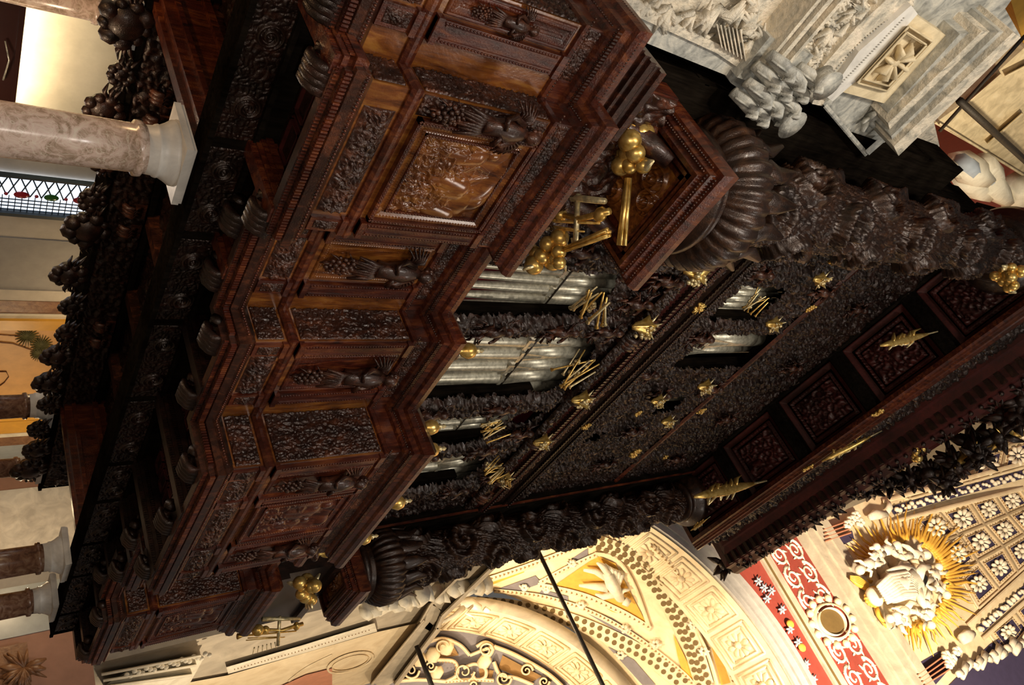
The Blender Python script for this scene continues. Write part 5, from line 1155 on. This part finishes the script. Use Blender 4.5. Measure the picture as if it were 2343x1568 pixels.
m = MB(); patch(m, [(1150,1500),(1240,1548),(1215,1562),(1140,1530)], SC, 0.1); patch(m, [(985,1490),(1035,1475),(1050,1500),(1000,1508)], SC, 0.1); patch(m, [(1095,1530),(1130,1535),(1125,1552),(1098,1550)], SC, 0.1); m.build('ochre_field', OCHRD, ap)
m = MB(); dots(m, [(1005,1516),(1040,1520),(1040,1545)], SC, 2.6, 7, (0,), 0.75, n=3); dots(m, [(1020,1562),(1080,1558),(1130,1560)], SC, 2.6, 8, (0,), 0.75, n=3); m.build('tooth_ornament', OCHRD, ap)
CS = pl_y(6.95)
m = MB()
for p, q, w_, mt in (((1150,1248),(1002,1392),46,0),((1002,1392),(975,1440),50,0),((990,1430),(870,1575),46,0)): band(m, [p, q], w_, CS, 0.25, sm=False)
for p, q in (((1165,1262),(1012,1412)),((1012,1412),(1000,1440)),((1003,1438),(905,1568))): band(m, [p, q], 12, CS, 0.6, sm=False)
for p, q in (((1130,1240),(985,1385)),((985,1385),(962,1425)),((970,1420),(850,1568))): band(m, [p, q], 7, CS, 0.5, sm=False)
struct(m.build('trim_29', GREYST))
m = MB(); band(m, [(520,1535),(690,1487),(860,1436)], [16,18,20], CS, 0.12, sm=False); struct(m.build('trim_30', STUCW))
m = MB(); dots(m, [(535,1531),(690,1487),(850,1439)], CS, 1.6, 8, (2,), 0.16, n=4); struct(m.build('trim_31', OCHRD))
m = MB(); patch(m, [(520,1546),(862,1447),(960,1425),(880,1568)], CS, 0.05); patch(m, [(520,1546),(880,1568),(700,1600),(230,1600)], CS, 0.05); struct(m.build('trim_32', STUCC))
m = MB(); P = [(802+52*math.cos(t)-0.0, 1518-14*math.cos(t)+20*math.sin(t)) for t in np.linspace(0, 2*math.pi, 28)]; band(m, P, 6, CS, 0.09, sm=False); P2 = [(802+(p[0]-802)*0.8, 1518+(p[1]-1518)*0.75) for p in P]; band(m, P2, 2.5, CS, 0.08, sm=False); band(m, [(660,1560),(700,1530),(760,1500)], 5, CS, 0.07); struct(m.build('trim_33', STUCC))
m = MB(); patch(m, [(640,1572),(700,1545),(760,1530),(760,1572)], CS, 0.1); struct(m.build('trim_34', BRIK))
m = MB(); patch(m, [(235,1572),(300,1530),(470,1500),(430,1572)], CS, 0.25); 
for k in range(3): band(m, [(240-4*k,1572-14*k),(440+10*k,1545-22*k)], 7, CS, 0.36, sm=False)
for k in range(22): m.ball(CS(290+9*k, 1545-2.2*k+5*math.sin(k*2.1), 0.4), 0.07, 7)
struct(m.build('trim_35', STUCW))
m = MB()
for k in range(16): ptube(m, [(830+18*k, 1398-4.2*k+7*math.sin(k*2.1)), (842+18*k, 1390-4.0*k+7*math.cos(k*1.3))], [5, 7], CS, 0.4)
patch(m, [(820,1385),(950,1335),(985,1345),(870,1412)], CS, 0.2); struct(m.build('trim_36', STUCW))
st_ = thing('stucco_figure', 'bright reclining white stucco figure where the choir arch springs from the cornice', 'relief figure', tuple(CS(1080, 1385, 0.6)))
m = MB(); S_ = pl_x(27.3)
ptube(m, [(1050,1378),(1078,1382),(1100,1392)], [9,13,8], S_, 0.2, 9); ptube(m, [(1108,1394),(1120,1400)], [8,6], S_, 0.2, 9); ptube(m, [(1052,1380),(1020,1392),(1000,1410)], [8,6,3], S_, 0.2); ptube(m, [(1060,1390),(1040,1410),(1010,1425)], [7,6,3], S_, 0.2); ptube(m, [(1080,1388),(1065,1405),(1085,1412)], [5,4,2], S_, 0.3)
m.build('body', STUCW, st_)
for a, b, r, lab in (((1232,1262),(1385,1580),0.075,'long dark iron tie rod crossing in front of the ribbed choir vault'),((953,1478),(992,1580),0.075,'short dark iron tie rod piece below the cornice of the choir')):
    m = MB(); p, q = onx(*a, 21.0), onx(*b, 21.0); m.tube([p, q], r, 8); tag(m.build('tie_rod', IRON, None, tuple(p)), lab, 'tie rod')

# ------------------------------------------------------------------ dome with coffers
DX = (10.95, 9.05, 33.55, 24.0); SD = domes(*DX)
m = MB(); m.grid(np.array([[(DX[0]+DX[1]*math.cos(t), y, DX[2]+DX[3]*math.sin(t)) for t in np.linspace(0, math.pi/2, 40)] for y in np.linspace(-13, 12.4, 30)]), 0, True); D_ = struct(m.build('ceiling', STUCC))
CG = [[(2088,1187),(2140,1245),(2196,1318),(2240,1393)],[(2149,1171),(2195,1225),(2237,1284),(2288,1350)],[(2219,1150),(2253,1201),(2296,1251),(2331,1310)],[(2275,1133),(2306,1178),(2345,1222),(2385,1262)],[(2330,1118),(2360,1155),(2390,1195),(2430,1225)]]
CG2 = [[(2035,1128),(2010,1085)],[(2080,1143),(2100,1085)],[(2150,1124),(2170,1064)],[(2220,1104),(2238,1044)],[(2290,1085),(2303,1022)],[(2360,1066),(2366,1000)]]
CG3 = [[(2100,1085),(2115,1030)],[(2170,1064),(2186,1012)],[(2238,1044),(2250,990)],[(2303,1022),(2312,968)],[(2366,1000),(2372,950)]]
CG4 = [[(2262,1448),(2300,1500)],[(2320,1400),(2350,1440)],[(2380,1350),(2400,1390)]]
mr = MB(); mn = MB(); mf = MB(); mt = MB()
for GG in (CG, CG2, CG3, CG4):
    for i in range(len(GG)-1):
        for j in range(len(GG[0])-1):
            q = np.array([GG[i][j], GG[i+1][j], GG[i+1][j+1], GG[i][j+1]], float); c = q.mean(0)
            for k in range(4): band(mr, [q[k], q[(k+1) % 4]], 6.0, SD, 0.10, sm=False)
            qi = c+(q-c)*0.66; patch(mn, qi, SD, 0.04, 0, 3)
            for k in range(4): band(mr, [qi[k], qi[(k+1) % 4]], 1.4, SD, 0.08, sm=False); dots(mt, [c+(q[k]-c)*0.73, c+(q[(k+1) % 4]-c)*0.73], SD, 2.0, 6.5, (0,), 0.08, n=3)
            R = np.linalg.norm(q[0]-q[2])*0.20
            for k in range(9):
                a = k*0.698; e = c+R*np.array([math.cos(a), math.sin(a)]); ptube(mf, [c+(e-c)*0.3, c+(e-c)*0.75, e], [1.0, R*0.22, R*0.12], SD, 0.22, 6)
            mf.ball(SD(*c, 0.28), 0.14, 7)
for a, b, w_ in (((2040,1195),(2343,1118),9),((2020,1148),(2343,1060),10),((2215,1432),(2360,1300),12),((2250,1462),(2360,1365),10)): band(mr, [a, b], w_, SD, 0.14, sm=False)
mr.build('coffer_rib', STUCC, D_); mn.build('coffer_field', NAVY, D_); mf.build('coffer_rosette', STUCW, D_); mt.build('tooth_ornament', OCHRD, D_)
m = MB(); patch(m, [(2045,1178),(2343,1095),(2343,1075),(2035,1160)], SD, 0.05, 0, 4); patch(m, [(2236,1435),(2360,1325),(2360,1345),(2250,1448)], SD, 0.05, 0, 4); patch(m, [(2265,1475),(2350,1420),(2400,1568),(2150,1590)], SD, 0.05, 0, 6); patch(m, [(2085,1528),(2150,1490),(2200,1500),(2130,1580)], SD, 0.03, 0, 4); patch(m, [(1890,1240),(1950,1215),(1955,1235),(1898,1262)], SD, 0.05, 0, 3); m.build('navy_band', NAVY, D_)
m = MB(); r_ = random.Random(2)
for k in range(44):
    t = k/44; c = (2052+300*t, 1166-82*t+5*math.sin(k*2.3)); m.ball(SD(*c, 0.2), 0.09+0.06*r_.random(), 7)
for k in range(22):
    t = k/22; c = (2243+110*t, 1440-98*t+5*math.sin(k*2.3)); m.ball(SD(*c, 0.2), 0.09+0.06*r_.random(), 7)
for k in range(16): ptube(m, [(2190+11*k, 1545-5*k+12*math.sin(k*1.7)), (2200+11*k, 1530-5*k+10*math.cos(k*2))], [5, 8], SD, 0.4, 7)
m.build('flower_garland', STUCW, D_)
m = MB()
for k in range(4): band(m, [(1885+1*k,1212+9*k),(1942+2*k,1192+9*k)], 4, SD, 0.3, sm=False); band(m, [(2100+5*k,1545+8*k),(2155+6*k,1505+9*k)], 4, SD, 0.3, sm=False)
m.build('striped_bracket', BRIK, D_)
m = MB()
for (cx, cy) in ((1948,1190),(1958,1180),(1968,1196),(1940,1200),(2165,1500),(2178,1508),(2172,1520),(2190,1490)):
    for k in range(5): m.ball(SD(cx+6*math.cos(k*1.25), cy+6*math.sin(k*1.25), 0.35), 0.13, 7)
ptube(m, [(1990,1185),(2005,1178),(2028,1176)], [5,9,6], SD, 0.4); ptube(m, [(2030,1172),(2036,1160),(2034,1148)], [4,6,3], SD, 0.4); ptube(m, [(2200,1465),(2215,1455),(2228,1448)], [9,11,5], SD, 0.4); m.build('stucco_cluster', STUCW, D_)
GLR = thing('gilded_sunburst', 'golden sunburst of straight and wavy rays ringing the white stucco figures on the dome', 'sunburst', tuple(SD(2070, 1340, 0.3)))
SM = lambda px, py, off=0.0: SD(px, py, off)
m = MB(); m2 = MB(); cx, cy = 2072, 1335; r_ = random.Random(4)
for k in range(96):
    a = k*2*math.pi/96; ca, sa = math.cos(a), math.sin(a); R0 = 92; R1 = 150+18*(k % 3 == 0)-(30 if k % 2 else 0)+20*math.sin(a+2)**2
    el = (1.0, 1.08); P = []
    for j in range(7):
        t = j/6; R = R0+(R1-R0)*t; wv = (3.0*math.sin(t*9) if k % 4 == 0 else 0); P.append((cx+R*el[0]*ca-wv*sa, cy+R*el[1]*sa+wv*ca))
    P = [p for p in P if p[0] > 1906+(p[1]-1232)*0.672]
    if len(P) < 3: continue
    ptube(m if k % 3 else m2, P, [3.4,3.2,3.0,2.5,2.0,1.3,0.5][-len(P):], SM, 0.25, 5, flat=0.5)
for k in range(36):
    a = k*2*math.pi/36; ptube(m, [(cx+85*math.cos(a), cy+95*math.sin(a)), (cx+108*math.cos(a+.08), cy+118*math.sin(a+.08))], [11, 7], SM, 0.12, 6, flat=0.4)
m.build('ray', GOLD_F := plain('ochre_gilt_ray', (0.80,0.46,0.07), 0.45), GLR); m2.build('wavy_ray', GOLD_F, GLR)
FG = thing('stucco_cloud_group', 'white stucco group of a draped bearded figure among putti inside the golden sunburst', 'relief group', tuple(SD(2070, 1340, 0.8)))
m = MB()
for k in range(26):
    a = k*2.4; rr = 88*math.sqrt((k+0.5)/26); m.ball(SD(cx-4+rr*math.cos(a), cy-2+rr*1.1*math.sin(a), 0.1), 0.5, 10, (0.5,1,1))
m.build('cloud', STUCC, FG)
def putto(cx, cy, ang, s, nm='putto'):
    ca, sa = math.cos(ang), math.sin(ang); T = lambda u, v: (cx+s*(u*ca-v*sa), cy+s*(u*sa+v*ca)); m = MB()
    ptube(m, [T(-10,0), T(0,1), T(12,0)], [8*s, 9*s, 8*s], SM, 0.9, 10); m.ball(SM(*T(24, 0), 1.0), 0.2*s*1.1, 12); ptube(m, [T(14,0), T(20,0)], [5*s, 4*s], SM, 0.95)
    ptube(m, [T(10,6), T(14,18), T(24,24)], [4*s, 3.5*s, 2.2*s], SM, 1.0); ptube(m, [T(10,-6), T(4,-18), T(12,-27)], [4*s, 3.5*s, 2.2*s], SM, 1.0)
    ptube(m, [T(-10,4), T(-26,10), T(-38,3)], [6*s, 5*s, 2.5*s], SM, 0.95); ptube(m, [T(-10,-4), T(-22,-14), T(-36,-18)], [6*s, 5*s, 2.5*s], SM, 0.95); m.build(nm, STUCW, FG)
for c in ((1988,1292,2.6,1.0),(2030,1258,-0.4,1.0),(2062,1278,0.9,0.85),(2096,1268,0.1,1.0),(2140,1318,-1.2,0.9),(2148,1350,0.6,0.9),(2120,1385,1.2,0.9),(2070,1400,2.6,0.9),(2055,1425,3.6,0.85),(2118,1415,0.9,0.85),(2010,1270,-1.8,0.8)): putto(*c)
m = MB(); ptube(m, [(2015,1340),(2045,1350),(2085,1345),(2105,1325)], [14,30,34,14], SM, 0.9, 14); ptube(m, [(2100,1320),(2110,1300),(2128,1296)], [10,7,4], SM, 1.2, 10); ptube(m, [(2090,1305),(2060,1300),(2030,1310)], [8,6,4], SM, 1.3); ptube(m, [(2100,1350),(2110,1380),(2118,1392)], [9,7,4], SM, 1.2)
for k in range(8): ptube(m, [(2008+3*k,1345+5*k),(2035+5*k,1318+6*k),(2075+3*k,1310+7*k),(2100,1330+4*k)], [3,4.5,4,2], SM, 1.45, 7)
m.build('draped_figure', STUCW, FG)
gb = thing('gilded_orb_bracket', 'gilded winged bracket holding a white round orb on the cornice edge under the sunburst', 'orb', tuple(SD(2000, 1365, 0.5)))
m = MB(); m.ball(SD(2001, 1366, 0.8), 0.42, 18, (0.6,1,1)); m.build('orb', STUCW, gb)
m = MB()
for k in range(18): a = k*0.35; ptube(m, [(2001+17*math.cos(a), 1366+17*math.sin(a)), (2001+23*math.cos(a+.2), 1366+23*math.sin(a+.2))], [6, 2.5], SM, 0.6, 6)
for k in range(5): ptube(m, [(1985,1350-3*k),(1962,1338-4*k),(1945,1326-2*k)], [4,4,1], SM, 0.5); ptube(m, [(2005,1392),(2010+3*k,1410+4*k),(2020+2*k,1425+3*k)], [5,4,1], SM, 0.5)
m.build('wing', GOLD_F, gb)
